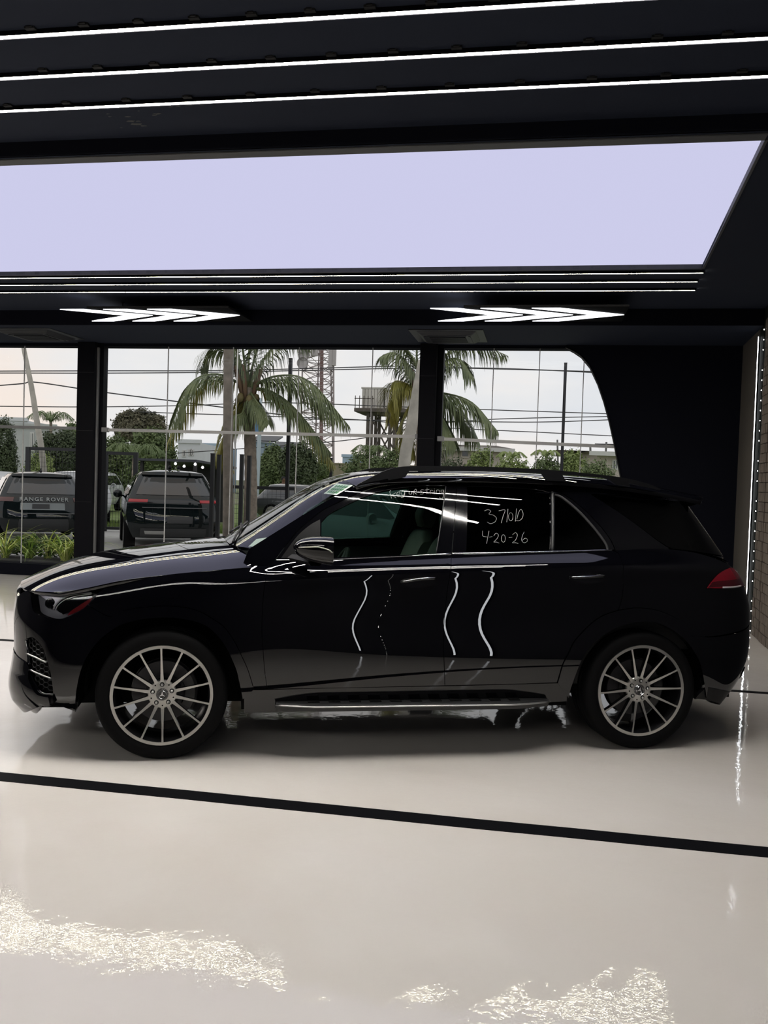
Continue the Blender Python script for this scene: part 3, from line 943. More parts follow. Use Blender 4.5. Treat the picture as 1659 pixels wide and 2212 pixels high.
panel('quarter_panel', B, [[(1322, 1189), (1440, 1186), (3.62, -.85, 1.22), (1560, 1208)], [(1560, 1208), (1584, 1222.5)], [(1584, 1222.5), (1574.6, 1227), (1554, 1237.5), (1536, 1256), (1525.5, 1271)], [(1525.5, 1271), (1560, 1271.5), (1600, 1267), (3.90, -.60, 1.02)], [(3.90, -.60, 1.02), (3.905, -.66, .80)], [(3.905, -.66, .80), (1560, 1372), (1500, 1376)], [(1500, 1376), (1492.7, 1373)], rev(archR_out2)[2:], rev(seamC)], paint, car)
panel('rear_bumper', B, [[(1492.7, 1374), (1560, 1374), (3.905, -.66, .795)], [(3.905, -.66, .795), (4.04, 0, .80)], [(4.04, 0, .80), (3.95, 0, .30)], [(3.95, 0, .30), (3.82, -.66, .27), (1572, 1492.5), (1528, 1484)], rev(archR_out2)[:4]], paint, car)
panel('rear_diffuser', B, [[(1528, 1484), (1572, 1492.5), (3.82, -.66, .27), (3.95, 0, .30)], [(3.95, 0, .30), (3.80, 0, .16)], [(3.80, 0, .16), (3.68, -.62, .17), (1524, 1512), (1500, 1511)], [(1500, 1511), (1512, 1497), (1528, 1484)]], satin_black, car)
panel('tailgate', B, [[(3.862, -.60, 1.15), (4.0, 0, 1.15)], [(4.0, 0, 1.15), (4.04, 0, .805)], [(4.04, 0, .805), (3.905, -.655, .80)], [(3.905, -.655, .80), (3.862, -.60, 1.15)]], paint, car)
panel('front_bumper', B, [[(60, 1275), (66, 1276), (67, 1293), (71, 1317)], [(71, 1317), (77, 1324), (102, 1334), (125, 1337), (141, 1334), (172, 1320), (190, 1306)], [(190, 1306), (206, 1317), (230, 1330), (240.5, 1332)], [(240.5, 1332), (202.5, 1367), (177, 1406), (156, 1452.6), (145.6, 1510)], [(145.6, 1510), (164.5, 1537)], [(164.5, 1537), (101, 1520), (-.75, -.70, .215), (-.86, -.40, .23), (-.90, 0, .24)], [(-.90, 0, .24), (-.955, 0, .46)], [(-.955, 0, .46), (-.93, -.40, .46), (-.90, -.55, .47)], [(-.90, -.55, .47), (-.905, -.57, .66), (-.90, -.56, .90)], [(-.90, -.56, .90), (60, 1275)]], paint, car,
      holes=[outline_uv(B, intake)])
ft, _ = panel('grille_surround', B, [[(-.895, -.55, .90), (-.94, -.3, .93), (-.95, 0, .93)], [(-.95, 0, .93), (-.955, 0, .47)], [(-.955, 0, .47), (-.93, -.38, .47), (-.905, -.545, .475)], [(-.905, -.545, .475), (-.91, -.56, .66), (-.895, -.55, .90)]], gloss_black, car)
# hollow behind the side intake, filled with a dark honeycomb mesh, two slim blades across it
honey = MB()
iuv = outline_uv(B, intake)
a, b = panel('intake_recess', B, None, dark_void, car, uv=iuv, off=-.03, depth=0)
lo, hi = iuv.min(0), iuv.max(0)
s = .021
for r_ in range(60):
    for c_ in range(60):
        q = np.array([lo[0] + c_ * s * 1.5, lo[1] + r_ * s * .866 * 2 + (s * .866 if c_ % 2 else 0)])
        if q[0] > hi[0] or q[1] > hi[1]: continue
        hexv = np.array([q + s * np.array([math.cos(k * PI / 3), math.sin(k * PI / 3)]) for k in range(6)])
        ok = poly_in(iuv, hexv)
        P_, N_ = B.ev(np.clip(hexv, 1e-3, None))
        P_ = P_ - N_ * .018
        for k in range(3):
            if ok[k] and ok[k + 1]:
                honey.tube([P_[k], P_[k + 1]], .0035, n=4)
hm = honey.mesh('intake_mesh', satin_black)
o = link('intake_mesh', hm, car); o['kind'] = 'stuff'
for pts in ([(56, 1411), (76, 1420), (99, 1431)], [(62.5, 1446), (84, 1456), (110, 1466)]):
    mb = MB()
    P_, N_ = B.ev(densify(B.uv_px(pts), .01, closed=False))
    mb.tube(P_ - N_ * .004, .005, n=6)
    mb.build('intake_blade', satin_metal, car, smooth=True)

panel('bonnet', HD, None, paint, car, mirror=False, uv=np.array([(.004, .004), (HD.U - .004, .004), (HD.U - .004, HD.V - .004), (.004, HD.V - .004)]), grid=.025, inset=0)

# arch trims stand proud of the body
trim_off = lambda p: .012
panel('wheel_arch_trim', B, [archF_out, [archF_out[-1], archF_in[-1]], rev(archF_in), [archF_in[0], archF_out[0]]], paint, car, off=.010, depth=.05, grid=.02)
panel('wheel_arch_trim', B, [rev(archR_out), archR_out2, [(1528, 1482), (1524, 1508)], rev(archR_in), [(1228, 1508), (1203.4, 1474.6)]], paint, car, off=.010, depth=.05, grid=.02)

# sill and running board
panel('sill', B, [[(527, 1495), (548.5, 1490), (577.8, 1490.5), (961, 1482.5), (1203.4, 1476.2), (1227, 1474)], [(1227, 1474), (1225, 1516)], [(1225, 1516), (880, 1533), (527, 1541)], [(527, 1541), (527, 1495)]], paint, car, inset=0.001, off=-.004)
rbm = mat('running_board', (0.01, 0.01, 0.011), rough=.5)
for sd in (-1, 1):
    xs = np.linspace(.66, 2.36, 40)
    def tap(x): return min(1, (x - .60) / .30) ** .6 * min(1, (2.42 - x) / .30) ** .6
    mb = MB()
    ring = []
    for x in xs:
        k = tap(x); w1 = .93 + .10 * k
        ring.append([(x, sd * .86, .335), (x, sd * (w1 - .01), .335), (x, sd * w1, .318), (x, sd * (w1 - .01), .292), (x, sd * .86, .285)])
    mb.grid(np.array(ring))
    rb = mb.build('running_board', rbm, car, autosmooth=30)
    mb = MB()
    mb.tube([(x, sd * (.932 + .10 * tap(x)), .322) for x in xs], .0095, n=8, flat=.006)
    mb.build('edge_strip', satin_metal, rb, smooth=True)
    for x in np.arange(.85, 2.2, .125):
        mb = MB(); mb.box(x, x + .07, sd * .90, sd * (.98), .335, .3395)
        mb.build('grip_pad', rubber, rb, bevel=.001)

# ---------------------------------------------------------------- greenhouse
dlo_top = [(594, 1210), (640, 1149.7), (661.7, 1130), (694, 1104), (727, 1087), (770, 1067), (813.6, 1052), (857, 1045.6), (911, 1041), (987, 1040)]
dlo_top2 = [(987, 1040), (1056, 1043), (1129, 1047), (1165, 1050.6), (1189, 1055.5), (1213, 1065), (1249, 1089), (1278, 1116), (1302, 1142), (1319, 1166), (1329, 1187)]
seamW = [(987, 1040), (986, 1070), (981, 1135.5), (976.5, 1194)]
gl_front = [[(694.5, 1203), (695, 1128)], [(695, 1128), (708, 1113), (727, 1101), (770, 1080), (813, 1063), (857, 1054), (911, 1048.5), (962, 1048)], [(962, 1048), (941.6, 1194.5)], [(941.6, 1194.5), (850, 1199), (694.5, 1204)]]
gl_rear = [[(1009.5, 1050), (1056, 1050.5), (1129, 1054), (1165, 1057.5), (1187.5, 1063.5)], [(1187.5, 1063.5), (1188, 1188.5)], [(1188, 1188.5), (1008, 1191)], [(1008, 1191), (1009.5, 1050)]]
gl_quart = [[(1199, 1068), (1215.6, 1076), (1249, 1104), (1278, 1135), (1297.5, 1159), (1308, 1178), (1311, 1187.5)], [(1311, 1187.5), (1199, 1188.5)], [(1199, 1188.5), (1199, 1068)]]
uF, uR, uQ = (outline_uv(G, g_) for g_ in (gl_front, gl_rear, gl_quart))
panel('front_door_frame', G, [dlo_top, seamW, [(976.5, 1194), (850, 1201), (720, 1206.5), (594, 1210)]], gloss_black, car, holes=[uF], off=-.004)
panel('rear_door_frame', G, [dlo_top2, [(1329, 1187), (1190, 1190), (976.5, 1194)], rev(seamW)], gloss_black, car, holes=[uR, uQ], off=-.004)
fw_, fw2 = panel('front_window', G, None, tint_front, car, uv=uF, off=-.008, depth=.0, inset=-.004)
rw_, _ = panel('rear_window', G, None, tint, car, uv=uR, off=-.008, depth=.0, inset=-.004)
panel('quarter_window', G, None, tint, car, uv=uQ, off=-.008, depth=.0, inset=-.004)
grey_trim = mat('dark_grey_trim', (0.035, 0.035, 0.037), rough=.45)
def strip(name, surf, pts, w, m, off=.003, n=6, flat=None, mirror=True):
    uv = surf.uv_any(pts)
    uv = catmull(uv, 8) if len(uv) > 2 else densify(uv, .03, closed=False)
    P_, N_ = surf.ev(uv)
    P_ = P_ + N_ * off
    out = []
    for s_ in ((1, -1) if mirror else (1,)):
        mb = MB(); mb.tube(P_ * [1, s_, 1], w, n=n, flat=flat)
        out.append(mb.build(name, m, car, smooth=True))
    return out
strip('window_divider', G, [(1193.5, 1062), (1193.5, 1189)], .010, grey_trim, off=-.002)
strip('window_seal', G, [(963, 1050), (942.5, 1194)], .004, grey_trim, off=-.002)
strip('window_seal', G, [(1199, 1068), (1215.6, 1075), (1249, 1102.5), (1278, 1133.5), (1297.5, 1158), (1310, 1177), (1313, 1189)], .009, grey_trim, off=-.003)
strip('belt_moulding', B, [(597, 1210), (640, 1209.5), (720, 1208), (850, 1202.5), (976, 1196.5)], .005, chrome, off=.001)
strip('belt_moulding', B, [(977, 1196.4), (1190, 1192), (1322, 1188.8)], .005, chrome, off=.001)
# painted A-pillar and roof side above the doors, D-pillar
ap_top = [(538, 1185), (600, 1146), (660, 1108.5), (715, 1076), (770, 1048)]
roof_px = [(770, 1048), (820, 1037), (870, 1031), (1000, 1027.5), (1100, 1031), (1200, 1037), (1290, 1043), (1350, 1050)]
qglass = [[(1278, 1068.7), (1300, 1081.7), (1341, 1108), (1382, 1137), (1423, 1168), (1443.5, 1181), (1464, 1188), (1494.7, 1192.4), (1530, 1195)], [(1530, 1195), (3.74, -.60, 1.235)], [(3.74, -.60, 1.235), (3.56, -.51, 1.55)], [(3.56, -.51, 1.55), (3.46, -.56, 1.60), (1443.5, 1081.7)], [(1443.5, 1081.7), (1382, 1075.6), (1331, 1070.5), (1278, 1068.7)]]
panel('roof_side', G, [[(523, 1222), (530, 1203), (538, 1185)], ap_top, roof_px, [(1350, 1050), (1382, 1060), (1420, 1068)], [(1420, 1068), (1443.5, 1080.5)], [(1443.5, 1080.5), (1382, 1074.5), (1331, 1069.4), (1279.5, 1067)], [(1278, 1068.7), (1300, 1083), (1341, 1109), (1382, 1138.5), (1423, 1169.5), (1443.5, 1182.5), (1464, 1189.5), (1494.7, 1194), (1530, 1196.5)], [(1530, 1196.5), (3.66, -.74, 1.19)], [(3.66, -.74, 1.19), (1440, 1192), (1329, 1189)], rev(dlo_top2), rev(dlo_top), [(594, 1210), (588, 1222)], [(588, 1222), (523, 1224)]], paint, car, depth=.03, off=0)
panel('quarter_glass', G, qglass, tint, car, off=-.003, depth=.01)
panel('tailgate_window', G, [[(3.72, -.585, 1.235), (3.86, 0, 1.24)], [(3.86, 0, 1.24), (3.585, 0, 1.56)], [(3.585, 0, 1.56), (3.55, -.50, 1.56)], [(3.55, -.50, 1.56), (3.72, -.585, 1.235)]], tint, car, off=-.003, depth=.01)

# windscreen, glass roof and roof skin
def tv_at(w): return T.uv_pt([(1.5, -w, 1.73)])[0][1]
U0, U1, U2 = .03, T.uv_pt([(1.07, 0, 1.69)])[0][0], T.uv_pt([(3.0, 0, 1.72)])[0][0]
vm = .035
panel('windscreen', T, None, ws_glass, car, mirror=False, uv=np.array([(U0, vm), (U1 - .02, vm), (U1 - .02, T.V - vm), (U0, T.V - vm)]), depth=.0, grid=.05)
v1 = tv_at(.80 * g_w(1.5, 1.694))
panel('glass_roof', T, None, mat('black_glass', (.003, .003, .004), rough=.0, spec=.5), car, mirror=False, uv=np.array([(U1 + .04, v1), (U2, v1), (U2, T.V - v1), (U1 + .04, T.V - v1)]), depth=.01, grid=.06)
panel('roof_skin', T, None, paint, car, mirror=False, uv=np.array([(U1 - .018, .0015), (T.U - .002, .0015), (T.U - .002, T.V - .0015), (U1 - .018, T.V - .0015)]), holes=[np.array([(U1 + .04, v1), (U2, v1), (U2, T.V - v1), (U1 + .04, T.V - v1)])], depth=.03, grid=.05, inset=0)
# rear spoiler lip
mb = MB()
sp = []
for w in np.linspace(-.53, .53, 25):
    k = 1 - (abs(w) / .53) ** 2.4
    x = 3.545 + .115 * k
    z = 1.600 + .043 * k
    sp.append([(x - .17, w * .98, z + .024), (x - .05, w, z + .012), (x + .012, w, z - .006), (x + .014, w, z - .018), (x - .03, w * .99, z - .035), (x - .13, w * .97, z - .04)])
mb.grid(np.array(sp))
mb.build('rear_spoiler', paint, car, smooth=True)
# ---------------------------------------------------------------- wheels
rim_face = mat('machined_rim', (0.56, 0.55, 0.52), rough=.32, metal=.9)
rim_black = mat('black_rim', (0.006, 0.006, 0.007), rough=.25)
disc_m = mat('brake_disc_steel', (0.035, 0.034, 0.037), rough=.45, metal=.5)
def two_mat(mb, name, m1, m2, second, smooth=False):
    me = mb.mesh(name, m1, smooth)
    me.materials.append(m2)
    for i in second: me.polygons[i].material_index = 1
    return me
def make_wheel():
    mb = MB()
    mb.lathe([(.2895, .010), (.2935, .002), (.2745, .002), (.270, .012), (.262, .035), (.255, .10), (.252, .20), (.285, .268)], n=72, axis='y')
    w = mb.build('wheel', rim_black, None, autosmooth=35)
    mb = MB(); mb.lathe([(.2945, .006), (.293, -.001), (.2755, -.001), (.2745, .004)], n=72, axis='y')
    mb.build('rim_ring', rim_face, w, autosmooth=35)
    mb = MB()
    pr = [(.286, .014), (.296, .002), (.318, -.008), (.345, -.009), (.366, .002), (.377, .020), (.3805, .045), (.381, .085), (.374, .088), (.374, .098), (.381, .101), (.381, .138), (.374, .141), (.374, .151), (.381, .154), (.381, .19), (.374, .193), (.374, .203), (.381, .206), (.3805, .24), (.372, .268), (.35, .285), (.31, .285), (.284, .268)]
    mb.lathe(pr, n=96, axis='y')
    mb.build('tyre', rubber, w, autosmooth=40)
    # hub plate
    mb = MB(); mb.lathe([(.0, .030), (.050, .030), (.079, .0335), (.084, .040), (.082, .06)], n=56, axis='y')
    hub = mb.build('hub_plate', rim_face, w, autosmooth=40)
    sp = None
    for k in range(14):
        a = math.radians(92) + k * 2 * PI / 14
        ca, sa = math.cos(a), math.sin(a)
        prof = [(.070, .0115, .0325), (.088, .0095, .0315), (.12, .0080, .026), (.18, .0062, .0145), (.24, .0050, .004), (.2755, .0060, .0005)]
        V = []; F = []
        for r, hw, y in prof:
            for s_, dy, hh in ((-1, 0, hw), (1, 0, hw), (1, .038, hw * .75), (-1, .038, hw * .75)):
                X, Z = r * ca - s_ * hh * sa, r * sa + s_ * hh * ca
                V.append((X, y + dy, Z))
        nq = len(prof)
        for i in range(nq - 1):
            for j in range(4):
                j2 = (j + 1) % 4
                F.append((i * 4 + j, (i + 1) * 4 + j, (i + 1) * 4 + j2, i * 4 + j2))
        m2 = MB(); m2.add(V, F)
        me = two_mat(m2, 'spoke', rim_black, rim_face, [i * 4 for i in range(nq - 1)])
        link('spoke', me, w)
    for k in range(5):
        a = math.radians(92) + k * 2 * PI / 5
        c = (.0575 * math.cos(a), 0, .0575 * math.sin(a))
        mb = MB(); mb.lathe([(.0, .0298), (.0135, .0298), (.0135, .034)], n=16, axis='y', c=c)
        q = mb.build('bolt_recess', dark_void, w)
        mb = MB(); mb.lathe([(.0, .017), (.006, .018), (.0085, .022), (.009, .030)], n=12, axis='y', c=c)
        mb.build('wheel_bolt', satin_metal, w, smooth=True)
        a += PI / 5
        mb = MB(); mb.lathe([(.0, .0304), (.0045, .0304), (.0045, .036)], n=10, axis='y', c=(.066 * math.cos(a), 0, .066 * math.sin(a)))
        mb.build('bolt_recess', dark_void, w)
    mb = MB(); mb.lathe([(.0, .024), (.024, .024), (.0245, .022), (.033, .022), (.036, .031)], n=36, axis='y')
    cap = mb.build('centre_cap', mat('grey_cap', (.10, .10, .10), rough=.3, metal=.6), w, autosmooth=40)
    mb = MB(); mb.lathe([(.0, .0235), (.0215, .0235)], n=32, axis='y')
    mb.build('centre_cap', gloss_black, w)
    mb = MB(); mb.lathe([(.0355, .0215), (.034, .0195), (.0325, .0215)], n=36, axis='y'); mb.lathe([(.0245, .0212), (.0230, .0195), (.0215, .0212)], n=36, axis='y')
    for k in range(3):
        a = PI / 2 + k * 2 * PI / 3
        mb.prism([(.0215 * math.cos(a), .021, .0215 * math.sin(a)), (.005 * math.cos(a + PI / 3), .021, .005 * math.sin(a + PI / 3)), (0, .021, 0), (.005 * math.cos(a - PI / 3), .021, .005 * math.sin(a - PI / 3))], (0, -.002, 0), (0, .002, 0))
    mb.build('star_emblem', chrome, w)
    mb = MB(); mb.lathe([(.06, .105), (.105, .105), (.107, .115), (.180, .115), (.180, .140), (.107, .140)], n=56, axis='y')
    mb.build('brake_disc', disc_m, w, autosmooth=30)
    mb = MB(); mb.lathe([(.0, .06), (.082, .06), (.082, .20)], n=32, axis='y'); mb.lathe([(.19, .16), (.0, .17)], n=32, axis='y')
    mb.build('hub_carrier', rim_black, w, autosmooth=30)
    mb = MB()
    for k in range(9):
        pass
    arc = [(r * math.cos(t), y, r * math.sin(t)) for y in (.085,) for r in (0,) for t in (0,)]
    th = np.linspace(math.radians(-32), math.radians(32), 9)
    g_ = np.array([[(r * math.cos(t), y, r * math.sin(t)) for r, y in ((.125, .10), (.13, .085), (.185, .085), (.20, .10), (.20, .155), (.13, .155))] for t in th])
    mb.grid(g_)
    mb.build('brake_caliper', mat('dark_caliper', (.035, .035, .035), rough=.4), w, autosmooth=40)
    return w
wheel = make_wheel()
wheel.parent = car
for i, (x, s_) in enumerate(((0.0, -1), (2.985, -1), (0.0, 1), (2.985, 1))):
    w = wheel if i == 0 else copy_tree(wheel, car)
    w.location = (x, s_ * .952, .381)
    w.rotation_euler = (0, (0, .21, .4, .9)[i], 0 if s_ < 0 else PI)
# ---------------------------------------------------------------- dark underbody, wheel wells
for x in (0.0, 2.985):
    for s_ in (-1, 1):
        mb = MB()
        th = np.linspace(math.radians(-8), math.radians(188), 26)
        mb.grid(np.array([[(x + r * math.cos(t), s_ * y, .42 + r * math.sin(t)) for r, y in ((.44, .90), (.45, .58), (.10, .57))] for t in th]))
        mb.build('wheel_well', dark_void, car, autosmooth=30)
mb = MB()
mb.box(-.72, .50, -.54, .54, .24, .90); mb.box(.46, 2.52, -.86, .86, .27, .40)
mb.box(2.50, 3.62, -.54, .54, .27, .62); mb.box(.46, .60, -.80, .80, .40, 1.05)
mb.box(-.80, -.50, -.72, .72, .26, .80); mb.box(3.46, 3.78, -.66, .66, .26, .90)
mb.build('underbody', dark_void, car)
# ---------------------------------------------------------------- cabin
leather = mat('beige_leather', (.42, .38, .31), rough=.5)
cab = mat('dark_cabin', (.012, .012, .012), rough=.6)
mb = MB()
for s_ in (-1, 1):
    mb.box(.60, 2.75, s_ * .80 - .02, s_ * .80 + .02, .40, 1.14)
mb.box(2.45, 3.5, -.80, .80, .62, 1.02)
mb.build('cabin_trim', cab, car)
mb = MB()
ds = []
for y in np.linspace(-.78, .78, 15):
    hump = .045 * math.exp(-((y + .37) / .17) ** 2)
    ds.append([(.42, y, 1.10), (.60, y, 1.125 + hump * .5), (.82, y, 1.10 + hump), (.93, y, 1.04 + hump), (.95, y, .86), (.88, y, .62)])
mb.grid(np.array(ds))
mb.build('dashboard', cab, car, smooth=True)
def seat(x, y, bench=None):
    def cushion(n_, pts, w, r_):
        mb = MB()
        prof = catmull(pts, 6)
        g_ = []
        for k in np.linspace(-1, 1, 13):
            f_ = 1 - abs(k) ** 6 * .25
            c_ = prof.mean(0)
            g_.append([(c_[0] + (p[0] - c_[0]) * f_, y + k * w, c_[1] + (p[1] - c_[1]) * f_) for p in prof])
        mb.grid(np.array(g_))
        for side_ in (g_[0], g_[-1]): mb.add(side_, [tuple(range(len(side_)))])
        return mb.build(n_, leather, car, smooth=True)
    w = .27
    cushion('seat_cushion', [(x - .28, .62), (x - .30, .70), (x - .10, .745), (x + .16, .70), (x + .20, .60), (x - .05, .56), (x - .28, .62)], w, 0)
    cushion('seat_back', [(x + .08, .66), (x + .07, .80), (x + .17, 1.06), (x + .26, 1.27), (x + .32, 1.31), (x + .37, 1.28), (x + .32, 1.0), (x + .26, .66), (x + .08, .66)], w * .93, 0)
    cushion('headrest', [(x + .29, 1.33), (x + .27, 1.42), (x + .31, 1.50), (x + .37, 1.49), (x + .40, 1.40), (x + .37, 1.33), (x + .29, 1.33)], .13, 0)
for s_ in (-.40, .40): seat(1.50, s_)
for s_ in (-.42, .0, .42): seat(2.42, s_)
mb = MB()
cw = np.array([1.06, -.385, 1.04]); ax = np.array([-.90, 0, .42]); ax /= np.linalg.norm(ax); e1 = np.array([0, 1.0, 0]); e2 = np.cross(ax, e1)
ring = [cw + .185 * (math.cos(t) * e1 + math.sin(t) * e2) for t in np.linspace(0, 2 * PI, 33)[:-1]]
mb.tube(ring, .016, n=8, closed=True)
for t in (math.radians(0), math.radians(180), math.radians(-90)):
    mb.tube([cw, cw + .18 * (math.cos(t) * e1 + math.sin(t) * e2)], .016, n=6)
mb.tube([cw - ax * .015, cw + ax * .20], .05, n=10)
mb.build('steering_wheel', mat('wheel_leather', (.05, .045, .035), rough=.5), car, smooth=True)
mb = MB(); mb.box(1.01, 1.04, -.13, .13, 1.51, 1.58); mb.tube([(1.0, 0, 1.64), (1.02, 0, 1.57)], .012, n=6)
mb.build('rear_view_mirror', cab, car, bevel=.01)

# ---------------------------------------------------------------- roof rails
def rail_poly(pts, y): return [cray(px, py, y) for px, py in pts]
top = catmull([(771, 1047), (792, 1036), (824.5, 1019.5), (857, 1009.5), (900, 1006.5), (960, 1007), (1056, 1008.4), (1177, 1014.5), (1273, 1023), (1345, 1032), (1395, 1044), (1424, 1056)], 6)
def bot_of(px):
    return np.interp(px, [771, 800, 838, 873, 879, 960, 1056, 1172, 1297, 1324, 1424], [1048, 1041, 1034, 1028, 1017, 1016.5, 1017, 1023, 1031.5, 1037, 1059])
for sgn in (-1, 1):
    yr = -(g_w(2.1, 1.712) + .018)
    mb = MB()
    def quad_run(p0, p1, lower):
        xs = [p for p in top if p0 - .1 <= p[0] <= p1 + .1]
        A = [cray(p[0], p[1], yr) for p in xs]; Bq = [cray(p[0], lower(p[0]), yr) for p in xs]
        ring = [[a + [0, -.017, 0] * np.array([1, 1, 1]), a + np.array([0, .017, 0]), b + np.array([0, .017, 0]), b + np.array([0, -.017, 0]), a + np.array([0, -.017, 0])] for a, b in zip(A, Bq)]
        mb.grid(np.array(ring) * [1, -sgn, 1])
    quad_run(771, 1424, lambda x: bot_of(x))
    for pl in ([(838, 1022), (884, 1016), (874, 1031), (838, 1037)], [(1168, 1020), (1210, 1022), (1222, 1040), (1180, 1038)], [(1296, 1026), (1350, 1033), (1360, 1051), (1330, 1047)]):
        P_ = [cray(px, py, yr) * [1, 1 if sgn < 0 else -1, 1] for px, py in pl]
        mb.prism(P_, (0, -.016, 0), (0, .016, 0))
    mb.build('roof_rail', satin_black, car, autosmooth=40)

# ---------------------------------------------------------------- lamps
lens = pane_glass('lamp_lens', (.92, .93, .95))
hu = outline_uv(B, head)
grey_in = mat('lamp_reflector', (.22, .22, .25), rough=.3, metal=.1)  # lilac-grey reflection of the ceiling panel put into the housing colour
panel('headlamp_housing', B, None, grey_in, car, uv=hu, off=-.055, depth=-.05, inset=.0)
panel('headlamp_lens', B, None, lens, car, uv=hu, off=.001, depth=.01)
red_refl = mat('red_reflector', (.16, .004, .008), rough=.15, coat=.6)
panel('side_reflector', B, [[(168, 1307), (185, 1296), (199, 1288), (189, 1305), (172, 1318), (141, 1331)], [(141, 1331), (150, 1319), (168, 1307)]], red_refl, car, off=-.018, depth=.01)
panel('headlamp_brow', B, [[(72, 1275), (110, 1273.5), (172, 1273), (195, 1276)], [(195, 1276), (165, 1279), (138, 1288), (118, 1306), (113, 1318)], [(113, 1318), (104, 1302), (72, 1275)]], mat('lilac_reflection_tint', (.82, .80, .90), rough=.3, metal=.1), car, off=-.02, depth=.01)  # brow's pale lilac diffuse colour stands in for the light panel's reflection
panel('headlamp_mask', B, [[(130, 1326), (118, 1318), (118, 1306), (138, 1289), (165, 1281), (200, 1280)], [(200, 1280), (190, 1297), (150, 1320), (130, 1328)]], gloss_black, car, off=-.024, depth=.01)
white_drl = mat('running_light_tube', (.75, .75, .72), rough=.3)
for k, pts in enumerate(([(112, 1316), (118, 1304), (136, 1290), (160, 1283), (196, 1279)], [(117, 1318), (123, 1307), (140, 1294), (163, 1287), (196, 1282)])):
    strip('running_light', B, pts, .003, white_drl, off=-.012, n=6)
for s_ in (-1, 1):
    for px, py, r_ in ((101, 1303, .036), (134, 1312, .022)):
        c = cray(px, py, -.76)
        mb = MB()
        mb.lathe([(0, -.04), (r_ * .5, -.036), (r_ * .85, -.02), (r_, 0), (r_ * 1.08, .0), (r_ * 1.08, .05)], n=20, axis='x', c=(c[0] + .03, c[1] * (1 if s_ < 0 else -1), c[2]))
        mb.build('projector', gloss_black, car, smooth=True)
tail_red = mat('tail_lamp_red', (.20, .003, .012), rough=.12, coat=1.0)
panel('tail_lamp', B, tail_l, tail_red, car, off=.004, depth=.03)
strip('tail_lamp_strip', B, [(1560, 1269), (1580, 1268.5), (1599, 1265.5)], .006, mat('pale_lamp_strip', (.5, .45, .47), rough=.3), off=.004)
panel('exhaust_tip', B, [[(1603, 1452), (1609, 1440), (3.86, -.60, .36)], [(3.86, -.60, .36), (3.84, -.56, .30)], [(3.84, -.56, .30), (1602, 1462), (1603, 1452)]], satin_black, car, off=.006, depth=.02)
# lower front lip, proud of the bumper corner
panel('front_lip', B, [[(-.95, 0, .555), (-.935, -.40, .56), (-.905, -.53, .565), (-.88, -.60, .56)], [(-.88, -.60, .56), (61, 1434), (66, 1462), (74, 1478), (88, 1496), (112, 1502)], [(112, 1502), (116, 1519), (100, 1518)], [(100, 1518), (-.80, -.62, .235), (-.86, -.40, .245), (-.89, 0, .255)], [(-.89, 0, .255), (-.95, 0, .555)]], paint, car, off=.0, depth=.05, offfun=lambda p: float(np.interp(p[2], [.24, .30, .36, .46, .57], [.036, .046, .036, .016, .004])))

# ---------------------------------------------------------------- door mirrors
for s_ in (-1, 1):
    c = cray(676, 1187, -1.03)
    V = []
    nu, nv = 26, 20
    def shell(u, v, k=1.0):
        # u round the x axis, v from the nose (front) to the open back
        t = v
        rr = (1 - (1 - t) ** 2.3) ** .42
        x = -.115 + .225 * t
        zz = math.sin(u); yy = math.cos(u)
        e_ = 2 / 3.2
        sy = math.copysign(abs(yy) ** e_, yy); sz = math.copysign(abs(zz) ** e_, zz)
        top_h = .078 * rr; bot_h = (.076 + .012 * t) * rr
        return (x * k, sy * .115 * rr * k, (sz * (top_h if sz > 0 else bot_h) + .010 * (1 - t)) * k)
    mb = MB()
    gm = np.array([[np.array(shell(2 * PI * j / nu, v)) for j in range(nu + 1)] for v in np.linspace(0, 1, nv) ** 1.3])
    gm = gm * [1, -s_ * -1, 1] + np.array([c[0], s_ * 1.03, c[2]])
    mb.grid(gm)
    back = [tuple(p) for p in gm[-1][:-1]]
    mb.add(back, [tuple(range(len(back)))])
    mr = mb.build('door_mirror', paint, car, autosmooth=50)
    mb = MB()
    pts = [np.array(shell(PI - .14 * (1 - abs(2 * v - 1.2)) + .12 * (v - .5), v)) for v in np.linspace(.12, .97, 24)]
    # run the strip on the outward face
    pts = [np.array([p[0], -abs(p[1]) - .002, p[2]]) for p in pts]
    pts = [np.array([p[0] + c[0], s_ * (1.03 + abs(p[1])), p[2] + c[2]]) for p in pts]
    mb.tube(pts, np.interp(np.linspace(0, 1, 24), [0, .6, .75, 1], [.004, .006, .011, .010]), n=8, flat=.004)
    mb.build('signal_strip', mat('indicator_lens', (.55, .53, .46), rough=.15, metal=.6), mr, smooth=True)
    mb = MB()
    P0 = cray(634, 1207, -.88)
    ring = []
    for t in np.linspace(0, 1, 8):
        y = .86 + .17 * t
        ring.append([(P0[0] + .02 + .10 * t + a_ * (.055 - .01 * t), s_ * y, P0[2] + .005 + .0 * t + b_ * .022 - .01 * t) for a_, b_ in ((-1, 0), (-.5, 1), (.6, 1), (1, 0), (.5, -1), (-.6, -1), (-1, 0))])
    mb.grid(np.array(ring))
    mb.build('mirror_foot', satin_black, mr, autosmooth=40)
    mb = MB()
# sail panel ahead of the front window
panel('mirror_sail', G, [[(606, 1206), (640, 1160), (668, 1135), (692, 1121)], [(692, 1121), (692, 1203)], [(692, 1203), (606, 1206)]], satin_black, car, off=.002, depth=.01)

